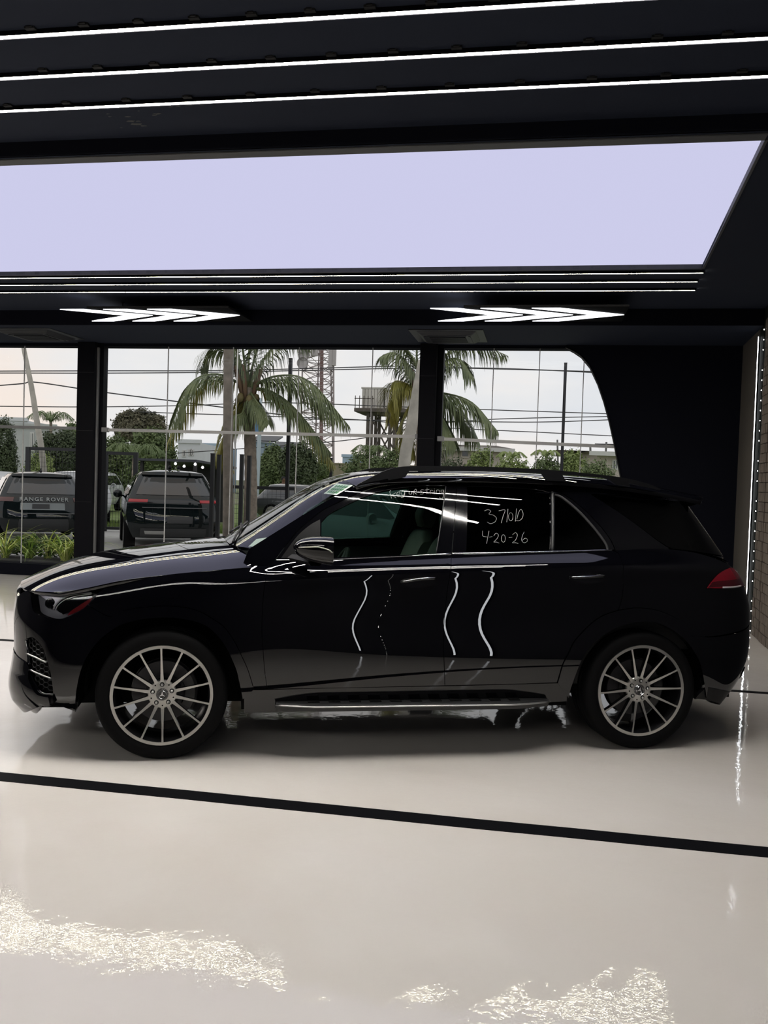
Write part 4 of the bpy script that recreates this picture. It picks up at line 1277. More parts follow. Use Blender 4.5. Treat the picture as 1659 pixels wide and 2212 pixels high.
# ---------------------------------------------------------------- door handles
for pts, cup in (([(867, 1257.5), (890, 1252.5), (915, 1249.5), (940, 1249.5)], (903, 1256, 40, 15)), ([(1232, 1247.5), (1255, 1246), (1280, 1245), (1305, 1244)], (1270, 1249, 38, 13))):
    cx, cy, rx, ry = cup
    el = [[(cx + rx * math.cos(t), cy + ry * math.sin(t)) for t in np.linspace(0, 2 * PI, 25)]]
    panel('handle_cup', B, el, gloss_black, car, off=.001, depth=0, grid=.02, offfun=lambda p: .0012)
    uv = B.uv_px(pts); P_, N_ = B.ev(catmull(uv, 8))
    for s_ in (-1, 1):
        m_ = len(P_)
        lift = np.array([.006 + .030 * math.sin(PI * min(1, max(0, k / (m_ - 1)))) ** .5 for k in range(m_)])[:, None]
        Q = (P_ + N_ * lift) * [1, -s_, 1]
        mb = MB(); mb.tube(Q, np.interp(np.arange(m_), [0, 2, m_ - 3, m_ - 1], [.006, .012, .013, .007]), n=10, flat=.008)
        h = mb.build('door_handle', paint, car, smooth=True)
        mb = MB(); mb.tube((P_ + N_ * (lift + .0075)) * [1, -s_, 1] + np.array([0, 0, .006]), .0045, n=6, flat=.003)
        mb.build('chrome_insert', chrome, h, smooth=True)

# ---------------------------------------------------------------- cowl, wipers
mb = MB()
rows = []
for w, xa, za, xb, zb in ((.80, .47, 1.13, .60, 1.19), (.58, .40, 1.17, .46, 1.205), (.30, .355, 1.20, .38, 1.215), (0, .335, 1.21, .36, 1.22)):
    rows.append([(xa - .08, w, za - .01), (xa, w, za - .006), (xb, w, zb)])
rows = np.array(rows)
mb.grid(np.concatenate([rows[::1] * [1, -1, 1], rows[::-1][1:]]))
mb.build('cowl', satin_black, car, smooth=True)
for y0, y1 in ((-.55, .02), (-.02, .56)):
    a_ = np.array([.42, y0, 1.20]); uvb = T.uv_pt([(.60, y1 * .6 + y0 * .4, 1.40), (.47, y1, 1.30)])
    q, nq_ = T.ev(uvb); q = q + nq_ * .025
    mb = MB(); mb.tube([a_, a_ + [0.01, .02, .045], (a_ + q[1]) / 2 + [0, 0, .02], q[1]], [.014, .012, .008, .006], n=6)
    mb.build('wiper_arm', satin_black, car, smooth=True)
    uvw = T.uv_pt([(.40 + .10 * k, y0 + .05 + (y1 - y0) * k, 1.23 + .10 * k) for k in np.linspace(0, 1, 8)])
    q, nq_ = T.ev(uvw)
    mb = MB(); mb.tube(q + nq_ * .012, .008, n=6)
    mb.build('wiper_blade', satin_black, car, smooth=True)

# ---------------------------------------------------------------- writing chalked on the side windows
chalk = mat('white_window_paint', (.52, .52, .50), rough=.8)
def circ(cx, cy, rx, ry, a0=0, n=14): return [(cx + rx * math.cos(a0 + 2 * PI * k / n), cy + ry * math.sin(a0 + 2 * PI * k / n)) for k in range(n + 1)]
def chalk_text(name, strokes, ox, oy, k, r_=.0013):
    mb = MB()
    for s_ in strokes:
        P2 = catmull([(ox + x / k, oy + y / k) for x, y in s_], 5)
        P_, N_ = G.ev(G.uv_px(P2))
        mb.tube(P_ - N_ * .0062, r_, n=5)
    o = mb.build(name, chalk, car)
    return o
tx = chalk_text('chalk_writing', [
    [(945, 268), (932, 280), (940, 312), (950, 347)], [(992, 290), (952, 318), (970, 328), (994, 342)],
    [(1004, 312), (1032, 305), (1030, 285), (1010, 286), (1002, 308), (1012, 330), (1038, 328)],
    [(1046, 290), (1054, 314), (1076, 310), (1082, 276)], [(1082, 276), (1078, 322), (1056, 340), (1040, 330)],
    circ(1138, 293, 15, 15), [(1170, 312), (1172, 276), (1190, 255), (1200, 270), (1180, 290), (1204, 308)],
    [(1270, 262), (1248, 262), (1240, 276), (1264, 286), (1262, 303), (1234, 306)], [(1304, 240), (1301, 302)], [(1280, 264), (1326, 256)],
    [(1336, 302), (1336, 270), (1348, 264), (1360, 270)], [(1376, 268), (1376, 303)], [(1376, 250), (1377, 254)],
    [(1396, 303), (1398, 268), (1416, 262), (1428, 275), (1431, 302)], circ(1454, 275, 12, 13), [(1467, 260), (1470, 300), (1460, 342), (1436, 345), (1428, 335)]], 640, 1000, 4.608)
tx['label'] = 'white handwriting reading Key on String on the front window'
tx = chalk_text('chalk_writing', [
    [(362, 425), (392, 415), (418, 428), (402, 455), (440, 464), (468, 490), (455, 525), (415, 540), (385, 525)],
    [(490, 425), (545, 418), (528, 475), (512, 535)], [(572, 408), (562, 526)], circ(597, 478, 20, 36), [(650, 405), (638, 520)],
    [(640, 512), (672, 514), (700, 490), (708, 450), (690, 412), (668, 440), (652, 500)]], 960, 1000, 4.1475)
tx['label'] = 'white handwritten figures on the rear door window'
tx = chalk_text('chalk_writing', [
    [(345, 605), (346, 650), (385, 660)], [(402, 605), (392, 660), (380, 720)], [(406, 662), (432, 656)],
    [(445, 650), (465, 626), (486, 642), (476, 672), (446, 706), (468, 706), (494, 716)], circ(531, 674, 18, 34), [(580, 666), (610, 662)],
    [(614, 640), (640, 620), (656, 645), (640, 688), (612, 712), (640, 712), (664, 720)], [(718, 614), (702, 648), (695, 690), (716, 712), (742, 702), (746, 682), (726, 672), (700, 692)]], 960, 1000, 4.1475)
tx['label'] = 'white handwritten date below the figures'
# sticker inside the top of the windscreen
stp = mat('white_paper', (.70, .72, .70), rough=.7)
grn = mat('green_ink', (.05, .22, .08), rough=.7)
def ws_poly(name, px, m, off, parent, local=True, th=.0015):
    P_, N_ = T.ev(T.uv_px(px))
    P_ = P_ + N_ * off
    mb = MB(); mb.prism(list(P_), (0, 0, 0), tuple(N_[0] * -th))
    return mb.build(name, m, parent)
st = ws_poly('windscreen_sticker', [(699, 1065), (726, 1043), (762, 1047), (727, 1068)], stp, -.004, car)
st['label'] = 'white sticker printed with green lettering'
mb = MB()
for k, (y0, n_) in enumerate(((.22, 5), (.5, 6), (.78, 5))):
    for j in range(n_):
        a = .10 + .8 * j / n_
        pts = []
        for uu, vv in ((a, y0 - .1), (a + .10, y0 - .1), (a + .10, y0 + .1), (a + .03, y0 + .1)):
            p0 = np.array([699, 1065]) * (1 - uu) * (1 - vv) + np.array([727, 1068]) * uu * (1 - vv) + np.array([762, 1047]) * uu * vv + np.array([726, 1043]) * (1 - uu) * vv
            pts.append(tuple(p0))
        P_, N_ = T.ev(T.uv_px(pts)); mb.prism(list(P_ - N_ * .003), (0, 0, 0), tuple(N_[0] * -.0005))
mb.build('printed_lettering', grn, st)

# closing pieces between the glasshouse and the body at the back
def loft(name, A, Bq, m, mirror=True, k=3, smooth=True):
    for s_ in ((1, -1) if mirror else (1,)):
        mb = MB()
        mb.grid(np.array([[a * (1 - t) + b * t for t in np.linspace(0, 1, k)] for a, b in zip(A, Bq)]) * [1, s_, 1])
        mb.build(name, m, car, smooth=smooth)
ga, gn_ = G.ev(catmull(G.uv_any([(1440, 1183), (1494.7, 1195), (1530, 1197.5), (3.74, -.60, 1.228), (3.82, -.35, 1.232), (3.86, 0, 1.235)]), 6))
ub = np.linspace(B.uv_pt([(3.30, -.88, 1.25)])[0][0], B.U - .001, len(ga))
bb, bn_ = B.ev(np.stack([ub, np.full(len(ub), B.V - .001)], 1))
ga = ga - gn_ * .006
loft('tailgate_shelf', ga, bb, paint)
panel('spoiler_side', G, [[(1421, 1064), (3.40, -.53, 1.66), (3.50, -.44, 1.63)], [(3.50, -.44, 1.63), (3.55, -.48, 1.555)], [(3.55, -.48, 1.555), (3.47, -.55, 1.598), (1445, 1082)], [(1445, 1082), (1421, 1064)]], gloss_black, car, off=-.001, depth=.02)

panel('tail_lamp_base', B, [[(1537, 1257), (1560, 1254), (1598, 1248)], [(1598, 1248), (1600, 1264)], [(1600, 1264), (1560, 1268), (1528, 1270)], [(1528, 1270), (1537, 1257)]], mat('dark_red_lens', (.06, .001, .004), rough=.12, coat=1.0), car, off=.0055, depth=.01)
# two paper tags on strings lying inside the windscreen
for px_, lab in (([(532, 1172), (549, 1156), (577, 1152), (560, 1172)], 'white paper tag on a string behind the lower windscreen'), ([(568, 1169), (578, 1154), (587, 1155), (577, 1168)], 'small folded paper tag beside the larger white one')):
    P_, N_ = T.ev(T.uv_px(px_)); P_ = P_ - N_ * .03
    W_ = T.world(P_); c_ = W_.mean(0); nn_ = N_[0] @ CM[:3, :3].T
    mb = MB(); mb.prism(list(W_ - c_), (0, 0, 0), tuple(nn_ * -.002))
    o_ = mb.build('paper_tag', stp, loc=c_); tag(o_, lab, 'tag')
    mb = MB(); mb.tube([W_[0] - c_, (W_[0] + W_[1]) / 2 - c_ + [0, 0, -.05], W_[0] - c_ + [-.03, .02, -.12]], .0015, n=4); q_ = mb.build('string', stp, o_)
# ====================================================================== outside the windows
GZ = -0.02
yard_m = mat('pale_concrete_yard', (.36, .36, .35), rough=.75, noise=(.8, .15), bump=(20, .2, .01))
grass_m = mat('grass_green', (.13, .19, .045), rough=.9, noise=(3, .35))
mb = MB(); mb.box(-90, 60, YB + .12, 24.5, GZ - .2, GZ)
yard = structure(mb.build('ground', yard_m))
mb = MB(); mb.box(-120, 120, 24.5, 52, GZ - .3, GZ - .04)
structure(mb.build('ground', grass_m))
mb = MB(); mb.box(-260, 260, 52, 400, GZ - .3, GZ - .02)
structure(mb.build('ground', mat('dusty_ground', (.20, .19, .13), rough=.95, noise=(.25, .4, (.12, .17, .05)))))
# grass strip behind the fence: real blades
def blades(name, n, x0, x1, y0, y1, z, h, m, w=.012, lean=.35, parent=None):
    V = []; F = []
    xs = rng.uniform(x0, x1, n); ys = rng.uniform(y0, y1, n); hs_ = h * rng.uniform(.5, 1.2, n); az = rng.uniform(0, 2 * PI, n); ln = rng.uniform(0, lean, n)
    for x, y, hh, a, l in zip(xs, ys, hs_, az, ln):
        c, s = math.cos(a), math.sin(a); k = len(V)
        V += [(x - w * s, y + w * c, z), (x + w * s, y - w * c, z), (x + l * hh * c, y + l * hh * s, z + hh)]
        F.append((k, k + 1, k + 2))
    mb = MB(); mb.v = V; mb.f = F
    return mb.build(name, m, parent, fix=False)
g_ = blades('grass', 12000, -24, -4, 25.0, 27.4, GZ - .05, .20, grass_m, w=.022)
tag(g_, 'strip of rough green grass behind the black steel fence', 'grass', kind='stuff')

# ---------------------------------------------------------------- foliage helpers
def leaf_cloud(mb, blobs, n, size, squash=1.0):
    """n small leaf quads on and inside ellipsoids (cx, cy, cz, rx, ry, rz)"""
    vol = np.array([b[3] * b[4] * b[5] for b in blobs]) ** (2 / 3); vol /= vol.sum()
    for k, b in zip(rng.multinomial(n, vol), blobs):
        d = rng.normal(size=(k, 3)); d /= np.linalg.norm(d, axis=1)[:, None]
        d[:, 2] = np.where(d[:, 2] < -.55, -d[:, 2], d[:, 2])
        lump = 1 + .16 * np.sin(d[:, 0] * 6 + b[0]) * np.sin(d[:, 2] * 7 + b[1]) + .10 * np.sin(d[:, 0] * 15 + b[1]) * np.sin(d[:, 2] * 13 + b[0]) + rng.normal(0, .07, k)
        rr = lump * rng.uniform(.45, 1.0, k) ** .45
        c = np.array(b[:3]) + d * np.array(b[3:]) * rr[:, None]
        nrm = d + rng.normal(0, .55, (k, 3)); nrm /= np.linalg.norm(nrm, axis=1)[:, None]
        a = np.cross(nrm, rng.normal(size=(k, 3))); a /= np.linalg.norm(a, axis=1)[:, None]
        bb = np.cross(nrm, a)
        s = size * rng.uniform(.6, 1.3, k)[:, None]
        n0 = len(mb.v)
        Q = np.stack([c - a * s, c + bb * s * .45, c + a * s, c - bb * s * .45], 1).reshape(-1, 3)
        mb.v += [tuple(p) for p in Q]
        mb.f += [(n0 + 4 * i, n0 + 4 * i + 1, n0 + 4 * i + 2, n0 + 4 * i + 3) for i in range(k)]
def leaf_mat(name, c, c2):
    return mat(name, c, rough=.6, spec=.3, noise=(1.4, 0, c2))
bark = mat('tree_bark', (.16, .13, .10), rough=.95, noise=(6, .3))
def tree(px, py_top, py_bot, depth, wpx, label, m, n=1500, leaf=.16, low=False, name='broadleaf_tree', cat='tree', group=None, blobs=4, trunk=True):
    top = at(px, py_top, depth); bot = at(px, py_bot, depth)
    if not trunk: wpx *= 1.35; n *= 1.5
    if not trunk or low: bot[2] = GZ - .35
    n = int(n * (8 if low else 6)); leaf *= .40; blobs += 4
    W = wpx / FPX * depth / 2; Hh = (top[2] - bot[2])
    base = np.array([top[0], top[1], GZ])
    t = empty(name, base, 0, label, cat, group)
    cz = bot[2] - GZ + Hh * .5
    if low or not trunk:
        bl = [(0, 0, cz + Hh * .14, W * .88, W * .7, Hh * .36), (0, 0, cz - Hh * .18, W * .95, W * .7, Hh * .33)]
    else:
        bl = [(0, 0, cz, W * .85, W * .7, Hh * .5)]
    for k in range(blobs):
        a = rng.uniform(0, 2 * PI); r_ = rng.uniform(.35, .65)
        bl.append((W * r_ * math.cos(a), W * .5 * math.sin(a), cz + Hh * rng.uniform(-.25, .22), W * rng.uniform(.35, .55), W * .45, Hh * rng.uniform(.22, .34)))
    mb = MB(); leaf_cloud(mb, bl, n, leaf)
    f = mb.build('foliage', m, t, fix=False); f['kind'] = 'stuff'
    if trunk:
        mb = MB(); mb.tube([(0, 0, 0), (.03, 0, cz * .5), (0, 0, cz)], [.05 + W * .05, .04 + W * .04, .03 + W * .02], n=8)
        mb.build('trunk', bark, t, smooth=True)
    return t

# ---------------------------------------------------------------- striped grass plants in the bed under the left window
soil = mat('dark_soil', (.03, .024, .018), rough=1)
mb = MB(); mb.box(-12.5, -6.9, 12.95, 13.75, GZ, .20)
structure(mb.build('trim_7', mat('planter_concrete', (.06, .06, .06), rough=.8)))
bl1 = mat('yellow_green_blade', (.58, .68, .10), rough=.45, noise=(14, 0, (.80, .82, .34)))
bl2 = mat('mid_green_blade', (.24, .42, .07), rough=.5, noise=(12, 0, (.42, .56, .12)))
def arch_blade(mb, base, az, L, w, rise, droop):
    n = 7; P_ = []
    for k in range(n):
        t = k / (n - 1)
        r_ = L * (t * .55 + droop * t * t * .5); z = L * (rise * t - droop * .9 * t ** 2.4)
        ww = w * (1 - t ** 2.2) * (.55 + .9 * min(1, t * 3) * .5)
        c = np.array([base[0] + r_ * math.cos(az), base[1] + r_ * math.sin(az), base[2] + z]); s = np.array([-math.sin(az), math.cos(az), 0]) * ww
        P_.append([c - s, c + [0, 0, -ww * .35], c + s])
    mb.grid(np.array(P_))
def spider_plant(x, y, s, label, mats, n, grp='striped grass plants under the left window'):
    t = empty('spider_plant', (x, y, .20), 0, label, 'plant', grp)
    for k in range(n):
        mb = MB()
        arch_blade(mb, (rng.normal(0, .03), rng.normal(0, .03), 0), rng.uniform(0, 2 * PI), s * rng.uniform(.7, 1.15), .013, rng.uniform(.75, 1.15), rng.uniform(.35, 1.0))
        mb.build('leaf', mats[k % len(mats)], t, smooth=True, fix=False)
    return t
for i, (px, py, s) in enumerate(((12, 1200, .62), (62, 1203, .50), (105, 1203, .62), (140, 1203, .66), (172, 1203, .60), (-34, 1200, .6))):
    p = on_y(px, py, 13.25 + (i % 3) * .12)
    spider_plant(p[0], p[1], s * 1.2, ['striped green plant at the left end of the window bed', 'smaller dark green plant in the window bed in front of the pane joint', 'bright yellow-green arching plant beneath the left parked SUV', 'tallest yellow-green arching plant in the window bed', 'yellow-green plant against the first window pillar', 'striped plant at the very edge of the window bed'][i], (bl1, bl2, bl1) if i != 1 else (bl2,), 56)
p = on_y(418, 1165, 13.4); mbx = spider_plant(p[0], p[1], .95, 'small striped plant tip showing over the car bonnet', (bl1,), 18); mbx.location.z = GZ
mb = MB(); leaf_cloud(mb, [(-8.2, 13.55, .34, .8, .16, .2)], 900, .05)
tag(mb.build('groundcover', leaf_mat('groundcover_green', (.035, .075, .02), (.07, .13, .03)), fix=False), 'low dark green groundcover filling behind the striped plants', 'groundcover', kind='stuff')

# ---------------------------------------------------------------- parked cars beyond the glass
glass_dark = mat('dark_car_glass', (.006, .008, .010), rough=.03, spec=.6, coat=1.0, coat_rough=.0)
LV = [.30, .40, .52, .66, .82, .96, 1.04, 1.10, 1.24, 1.40, 1.52, 1.59]
def suv(px, py_roof, depth, yaw, m, label, height=1.70, width=1.96, length=4.7, lights=None, style=0, group=None, front=False):
    """yaw: 0 = tail straight at the camera side (-y). Body is a lofted shell; rear or front detail pieces are parts"""
    p = at(px, py_roof, depth)
    t = empty('parked_car', (p[0], p[1], GZ), yaw, label, 'car', group)
    k = height / 1.66; hw = width / 2
    rw = np.array([.84, .90, .955, .985, 1.0, .985, .965, .935, .875, .80, .735, .66]) * hw   # half width by level
    ry = np.array([.16, .05, .0, .0, .05, .075, .10, .15, .26, .39, .50, .52])              # tail contour
    fy = np.array([.10, .02, .0, .02, .06, .14, .40, 1.10, 1.50, 1.85, 2.15, 2.35])            # nose contour, from the front
    rows = []
    for j, z in enumerate(LV):
        zz = z * k; loop = []
        nn_ = 16
        for s_ in np.linspace(-1, 1, nn_):           # across the tail
            e_ = abs(s_) ** 5
            loop.append((s_ * rw[j] * (1 - .03 * e_), ry[j] + .16 * e_, zz + (.02 if j > 8 else 0) * (1 - s_ * s_)))
        L = length
        for y in np.linspace(ry[j] + .5, L - fy[j] - .45, 7):
            loop.append((rw[j] * (1 if y < L * .75 else 1 - .05 * ((y - L * .75) / (L * .25)) ** 2), y, zz))
        for s_ in np.linspace(1, -1, nn_):
            e_ = abs(s_) ** 4
            loop.append((s_ * rw[j] * .93, L - fy[j] - .22 * e_, zz))
        for y in np.linspace(L - fy[j] - .45, ry[j] + .5, 7):
            loop.append((-rw[j] * (1 if y < L * .75 else 1 - .05 * ((y - L * .75) / (L * .25)) ** 2), y, zz))
        loop.append(loop[0])
        rows.append(loop)
    rows = np.array(rows)
    mb = MB(); mb.grid(rows)
    top = rows[-1][:-1]; c = top.mean(0) + [0, 0, .055]
    r1 = np.array([c + (q - c) * .75 + [0, 0, 0] for q in top]); r1[:, 2] = top[:, 2] + .035
    n0 = len(mb.v); N_ = len(top)
    mb.v += [tuple(q) for q in top] + [tuple(q) for q in r1] + [tuple(c)]
    for i in range(N_):
        j = (i + 1) % N_
        mb.f += [(n0 + i, n0 + j, n0 + N_ + j, n0 + N_ + i), (n0 + N_ + i, n0 + N_ + j, n0 + 2 * N_)]
    bm_ = mb.build('body', m, t, autosmooth=40)
    def tailpt(s_, z, off=0.0, nose=False):
        zq = z / k
        w = np.interp(zq, LV, rw); e_ = abs(s_) ** 5
        if nose: return np.array([s_ * w * .93, length - np.interp(zq, LV, fy) - .22 * abs(s_) ** 4 + off, z])
        return np.array([s_ * w * (1 - .03 * e_), np.interp(zq, LV, ry) + .16 * e_ - off, z])
    def patch(name, s0, s1, z0, z1, mm, off=.012, n=10, nose=False, taper=0, parent=None, nz=4):
        mb = MB(); g_ = []
        for z in np.linspace(z0, z1, nz):
            q = (z - z0) / (z1 - z0)
            g_.append([tailpt(s_ * (1 - taper * q), z, off, nose) for s_ in np.linspace(s0, s1, n)])
        g_ = np.array(g_)
        mb.grid(g_)
        # rim so that it has thickness
        rim = np.concatenate([g_[0], g_[1:, -1], g_[-1][::-1][1:], g_[::-1][1:, 0]])
        back = rim + [0, (off + .02) * (1 if not nose else -1), 0]
        mb.grid(np.stack([rim, back], 1))
        return mb.build(name, mm, parent or t, autosmooth=40)
    # side windows and wheels
    for s_ in (-1, 1):
        yq0, yq1 = .75, length - 1.55
        g_ = []
        for z, a, b in ((1.12, yq0 - .1, yq1 + .25), (1.30, yq0, yq1 - .05), (1.50, yq0 + .15, yq1 - .45)):
            w = np.interp(z, LV, rw)
            g_.append([(s_ * (w + .008), y, z * k) for y in np.linspace(a, b, 6)])
        mb = MB(); mb.grid(np.array(g_)); mb.build('side_window', glass_dark, t)
        for y in (.92, length - .95):
            mb = MB()
            mb.lathe([(.20, s_ * (hw + .0)), (.345, s_ * (hw - .0)), (.37, s_ * (hw - .03)), (.37, s_ * (hw - .24)), (.2, s_ * (hw - .25))], n=28, axis='x', c=(0, y, .37))
            wh = mb.build('wheel', rubber, t, autosmooth=40)
            mb = MB(); mb.lathe([(.0, s_ * (hw + .0)), (.2, s_ * (hw + .004)), (.25, s_ * (hw + .002))], n=24, axis='x', c=(0, y, .37)); mb.build('rim', rim_face, wh)
        mb = MB()
        mc = np.array([s_ * (hw + .09), length - 1.75, 1.10 * k])
        mb.lathe([(0, -.07), (.07, -.06), (.10, -.02), (.105, .03), (.09, .05)], n=14, axis='y', c=tuple(mc)); mb.box(min(mc[0], mc[0] - s_ * .16), max(mc[0], mc[0] - s_ * .16), mc[1] - .02, mc[1] + .03, mc[2] - .07, mc[2] - .03)
        mb.build('side_mirror', m, t, autosmooth=50)
    return t, patch, tailpt, k
vel_m = mat('dark_green_car_paint', (.006, .010, .011), rough=.4, spec=0, coat=1.0, coat_rough=0)
red_l = mat('red_tail_lens', (.45, .01, .02), rough=.2, coat=.5)
smoke_l = mat('smoked_tail_lens', (.10, .03, .028), rough=.2, coat=.5)
plate_m = mat('grey_number_plate', (.26, .29, .30), rough=.4)
letter_m = mat('silver_lettering', (.62, .66, .66), rough=.35, metal=.3)
skid_m = mat('dark_grey_skid', (.045, .047, .05), rough=.5)
def word(txt, size, parent, loc, m, spread=1.0, width=None, name='lettering'):
    cu = bpy.data.curves.new(name, 'FONT'); cu.body = txt; cu.size = size; cu.extrude = .004; cu.align_x = 'CENTER'; cu.space_character = spread; cu.offset = .001
    o = bpy.data.objects.new(name, cu); COL.objects.link(o)
    bpy.context.view_layer.update()
    dg = bpy.context.evaluated_depsgraph_get()
    me = bpy.data.meshes.new_from_object(o.evaluated_get(dg))
    bpy.data.objects.remove(o)
    me.materials.clear(); me.materials.append(m)
    q = link(name, me, parent, loc, (PI / 2, 0, 0))
    if width:
        xs = [v.co.x for v in me.vertices]; q.scale[0] = width / (max(xs) - min(xs))
    return q
# left one
t, patch, tp, k = suv(97, 1016, 19.6, math.radians(36), vel_m, 'dark SUV with silver letters across its tail, left of the first window pillar', height=1.665, width=1.98)
patch('rear_window', -.86, .86, 1.15 * k, 1.50 * k, glass_dark, taper=.04)
for s_ in (-1, 1): patch('tail_lamp', s_ * .66, s_ * .985, .985 * k, 1.075 * k, smoke_l, nz=3)
w1 = word('RANGE ROVER', .118, t, (0, .055, 1.0 * k), letter_m, 1.25, 1.02)
patch('plate_recess', -.50, .45, .80 * k, .955 * k, plate_m, off=.008)
patch('number_plate', -.25, .12, .83 * k, .93 * k, skid_m, off=.02)
patch('bumper_crease', -.72, .72, .715 * k, .73 * k, mat('grey_crease', (.12, .125, .13), rough=.3), off=.02)
patch('skid_plate', -.62, .62, .33 * k, .60 * k, skid_m, off=.03, taper=.15)
patch('spoiler_lip', -.95, .95, 1.54 * k, 1.585 * k, vel_m, off=.06)
mb = MB(); mb.tube([(0, .95, 1.66), (0, 1.0, 1.73), (0, 1.15, 1.66)], [.02, .012, .03], n=6); mb.build('roof_antenna', satin_black, t)
# right one
t, patch, tp, k = suv(378, 1023, 18.6, math.radians(28), vel_m, 'dark SUV with thin red tail lamps, between the pillar and the wooden pole', height=1.80, width=2.0, length=4.9)
patch('rear_window', -.86, .86, 1.15 * k, 1.52 * k, glass_dark, taper=.04)
for s_ in (-1, 1): patch('tail_lamp', s_ * .56, s_ * .985, 1.005 * k, 1.06 * k, red_l, nz=3)
patch('tailgate_strip', -.56, .56, .99 * k, 1.055 * k, gloss_black, off=.006)
patch('bumper_crease', -.66, .70, .895 * k, .91 * k, mat('grey_crease', (.12, .125, .13), rough=.3), off=.02)
patch('number_plate', -.14, .40, .60 * k, .74 * k, skid_m, off=.012)
patch('skid_plate', -.80, .80, .33 * k, .50 * k, skid_m, off=.03, taper=.1)
patch('exhaust_trim', -.66, -.20, .38 * k, .45 * k, satin_metal, off=.045)
patch('spoiler_lip', -.95, .95, 1.54 * k, 1.585 * k, vel_m, off=.07)
for x in (-.02, .17):
    mb = MB(); mb.lathe([(0, .0), (.035, .0), (.038, .05), (.025, .085), (0, .095)], n=10, c=(x, 1.2, 1.80)); mb.build('roof_antenna', satin_black, t, smooth=True)
white_car = mat('white_car_paint', (.60, .62, .64), rough=.3, coat=.6)
grey_car = mat('dark_grey_car_paint', (.045, .05, .055), rough=.3, coat=.8)
maroon_car = mat('silver_car_paint', (.45, .47, .50), rough=.3, coat=.6)
head_m = mat('clear_head_lamp', (.55, .58, .60), rough=.15, metal=.4)
def front_bits(patch, k):
    patch('windscreen', -.86, .86, 1.12 * k, 1.50 * k, glass_dark, nose=True, off=.01)
    patch('grille', -.45, .45, .62 * k, .86 * k, satin_black, nose=True, off=.02)
    for s_ in (-1, 1): patch('head_lamp', s_ * .52, s_ * .95, .80 * k, .92 * k, head_m, nose=True, off=.02)
t, patch, tp, k = suv(2, 1008, 31.5, math.radians(36), white_car, 'white car parked at the left edge behind the lettered SUV', height=1.62, width=1.85)
patch('rear_window', -.8, .8, 1.15 * k, 1.45 * k, glass_dark)
t, patch, tp, k = suv(178, 1013, 27.2, math.radians(36), maroon_car, 'silver car parked close behind the lettered SUV', height=1.72, width=1.9)
patch('rear_window', -.8, .8, 1.15 * k, 1.45 * k, glass_dark)
t, patch, tp, k = suv(226, 1026, 40.0, math.radians(195), white_car, 'white car nose seen just right of the first window pillar', height=1.72, width=1.9)
front_bits(patch, k)
t, patch, tp, k = suv(570, 1040, 34.0, math.radians(-104), grey_car, 'dark grey car side-on beyond the fence near the palm', height=1.48, width=1.84, length=4.8)
front_bits(patch, k)
t, patch, tp, k = suv(690, 1041, 17.5, math.radians(-128), white_car, 'white car parked behind the bonnet of the showroom SUV', height=1.58, width=1.85, length=4.5)
front_bits(patch, k)

# ---------------------------------------------------------------- steel fence, gate frame, posts
steel = mat('black_fence_steel', (.010, .011, .014), rough=.5)
def post(px, py0, py1, depth, label, w=.07, name='fence_post', m=None, cat='post', group=None, r=None):
    a = at(px, py0, depth)
    b = at(px, py1, depth)
    t = empty(name, (a[0], a[1], GZ), YAW * .0, label, cat, group)
    mb = MB()
    mb.box(-w / 2, w / 2, -w / 2, w / 2, 0, a[2] - GZ); o = mb.build('shaft', m or steel, t)
    mb = MB(); mb.box(-w * .9, w * .9, -w * .9, w * .9, 0, .03); mb.build('base_plate', m or steel, t)
    mb = MB(); mb.box(-w * .55, w * .55, -w * .55, w * .55, a[2] - GZ, a[2] - GZ + .015); mb.build('cap', m or steel, t)
    return t
for px, py, lab in ((460, 981, 'black steel post left of the wooden pole, first of the pair'), (474, 984, 'black steel post just left of the wooden pole'), (523, 983, 'black steel post right of the wooden pole'), (539, 986, 'black steel post in front of the palm trunk'), (716, 990, 'short black steel post right of the palm fronds')):
    post(px, py, 1150, 17.2 if px < 700 else 24, lab, w=.07)
post(628, 775, 1080, 22.5, 'tall thin black steel pole right of the palm', w=.085, name='steel_pole', cat='pole')
post(1222, 785, 1015, 22.5, 'tall thin black steel pole in the right window', w=.075, name='steel_pole', cat='pole')
# fence sections with a welded mesh
def fence(px0, px1, py_top, depth0, depth1, label, posts=True, step=.085):
    A = at(px0, py_top, depth0); Bq = at(px1, py_top, depth1)
    d = Bq - A; d[2] = 0; L = np.linalg.norm(d); h = (A[2] + Bq[2]) / 2 - GZ
    t = empty('steel_fence', (A[0], A[1], GZ), math.atan2(d[1], d[0]), label, 'fence')
    mb = MB(); mb.box(0, L, -.035, .035, h - .09, h); mb.build('top_rail', steel, t)
    mb = MB(); mb.box(0, L, -.035, .035, .05, .13); mb.build('bottom_rail', steel, t)
    for x in (0.04, L - .04):
        k_ = .06 if posts else .015
        mb = MB(); mb.box(x - k_, x + k_, -.8 * k_, .8 * k_, 0, h); mb.build('fence_post', steel, t)
    mb = MB()
    for x in np.arange(.1, L - .08, step): mb.box(x - .003, x + .003, -.003, .003, .12, h - .08)
    for z in np.arange(.25, h - .1, .14): mb.box(.05, L - .05, -.003, .003, z - .003, z + .003)
    o = mb.build('welded_mesh', steel, t); o['kind'] = 'stuff'
    return t
fence(58, 182, 967, 25.6, 25.6, 'black steel fence panel behind the lettered SUV')
fence(226, 297, 976, 25.2, 25.2, 'black steel gate frame between the two dark SUVs')
fence(486, 640, 1050, 24.2, 24.2, 'low black mesh fence behind the wooden pole', posts=False, step=.12)

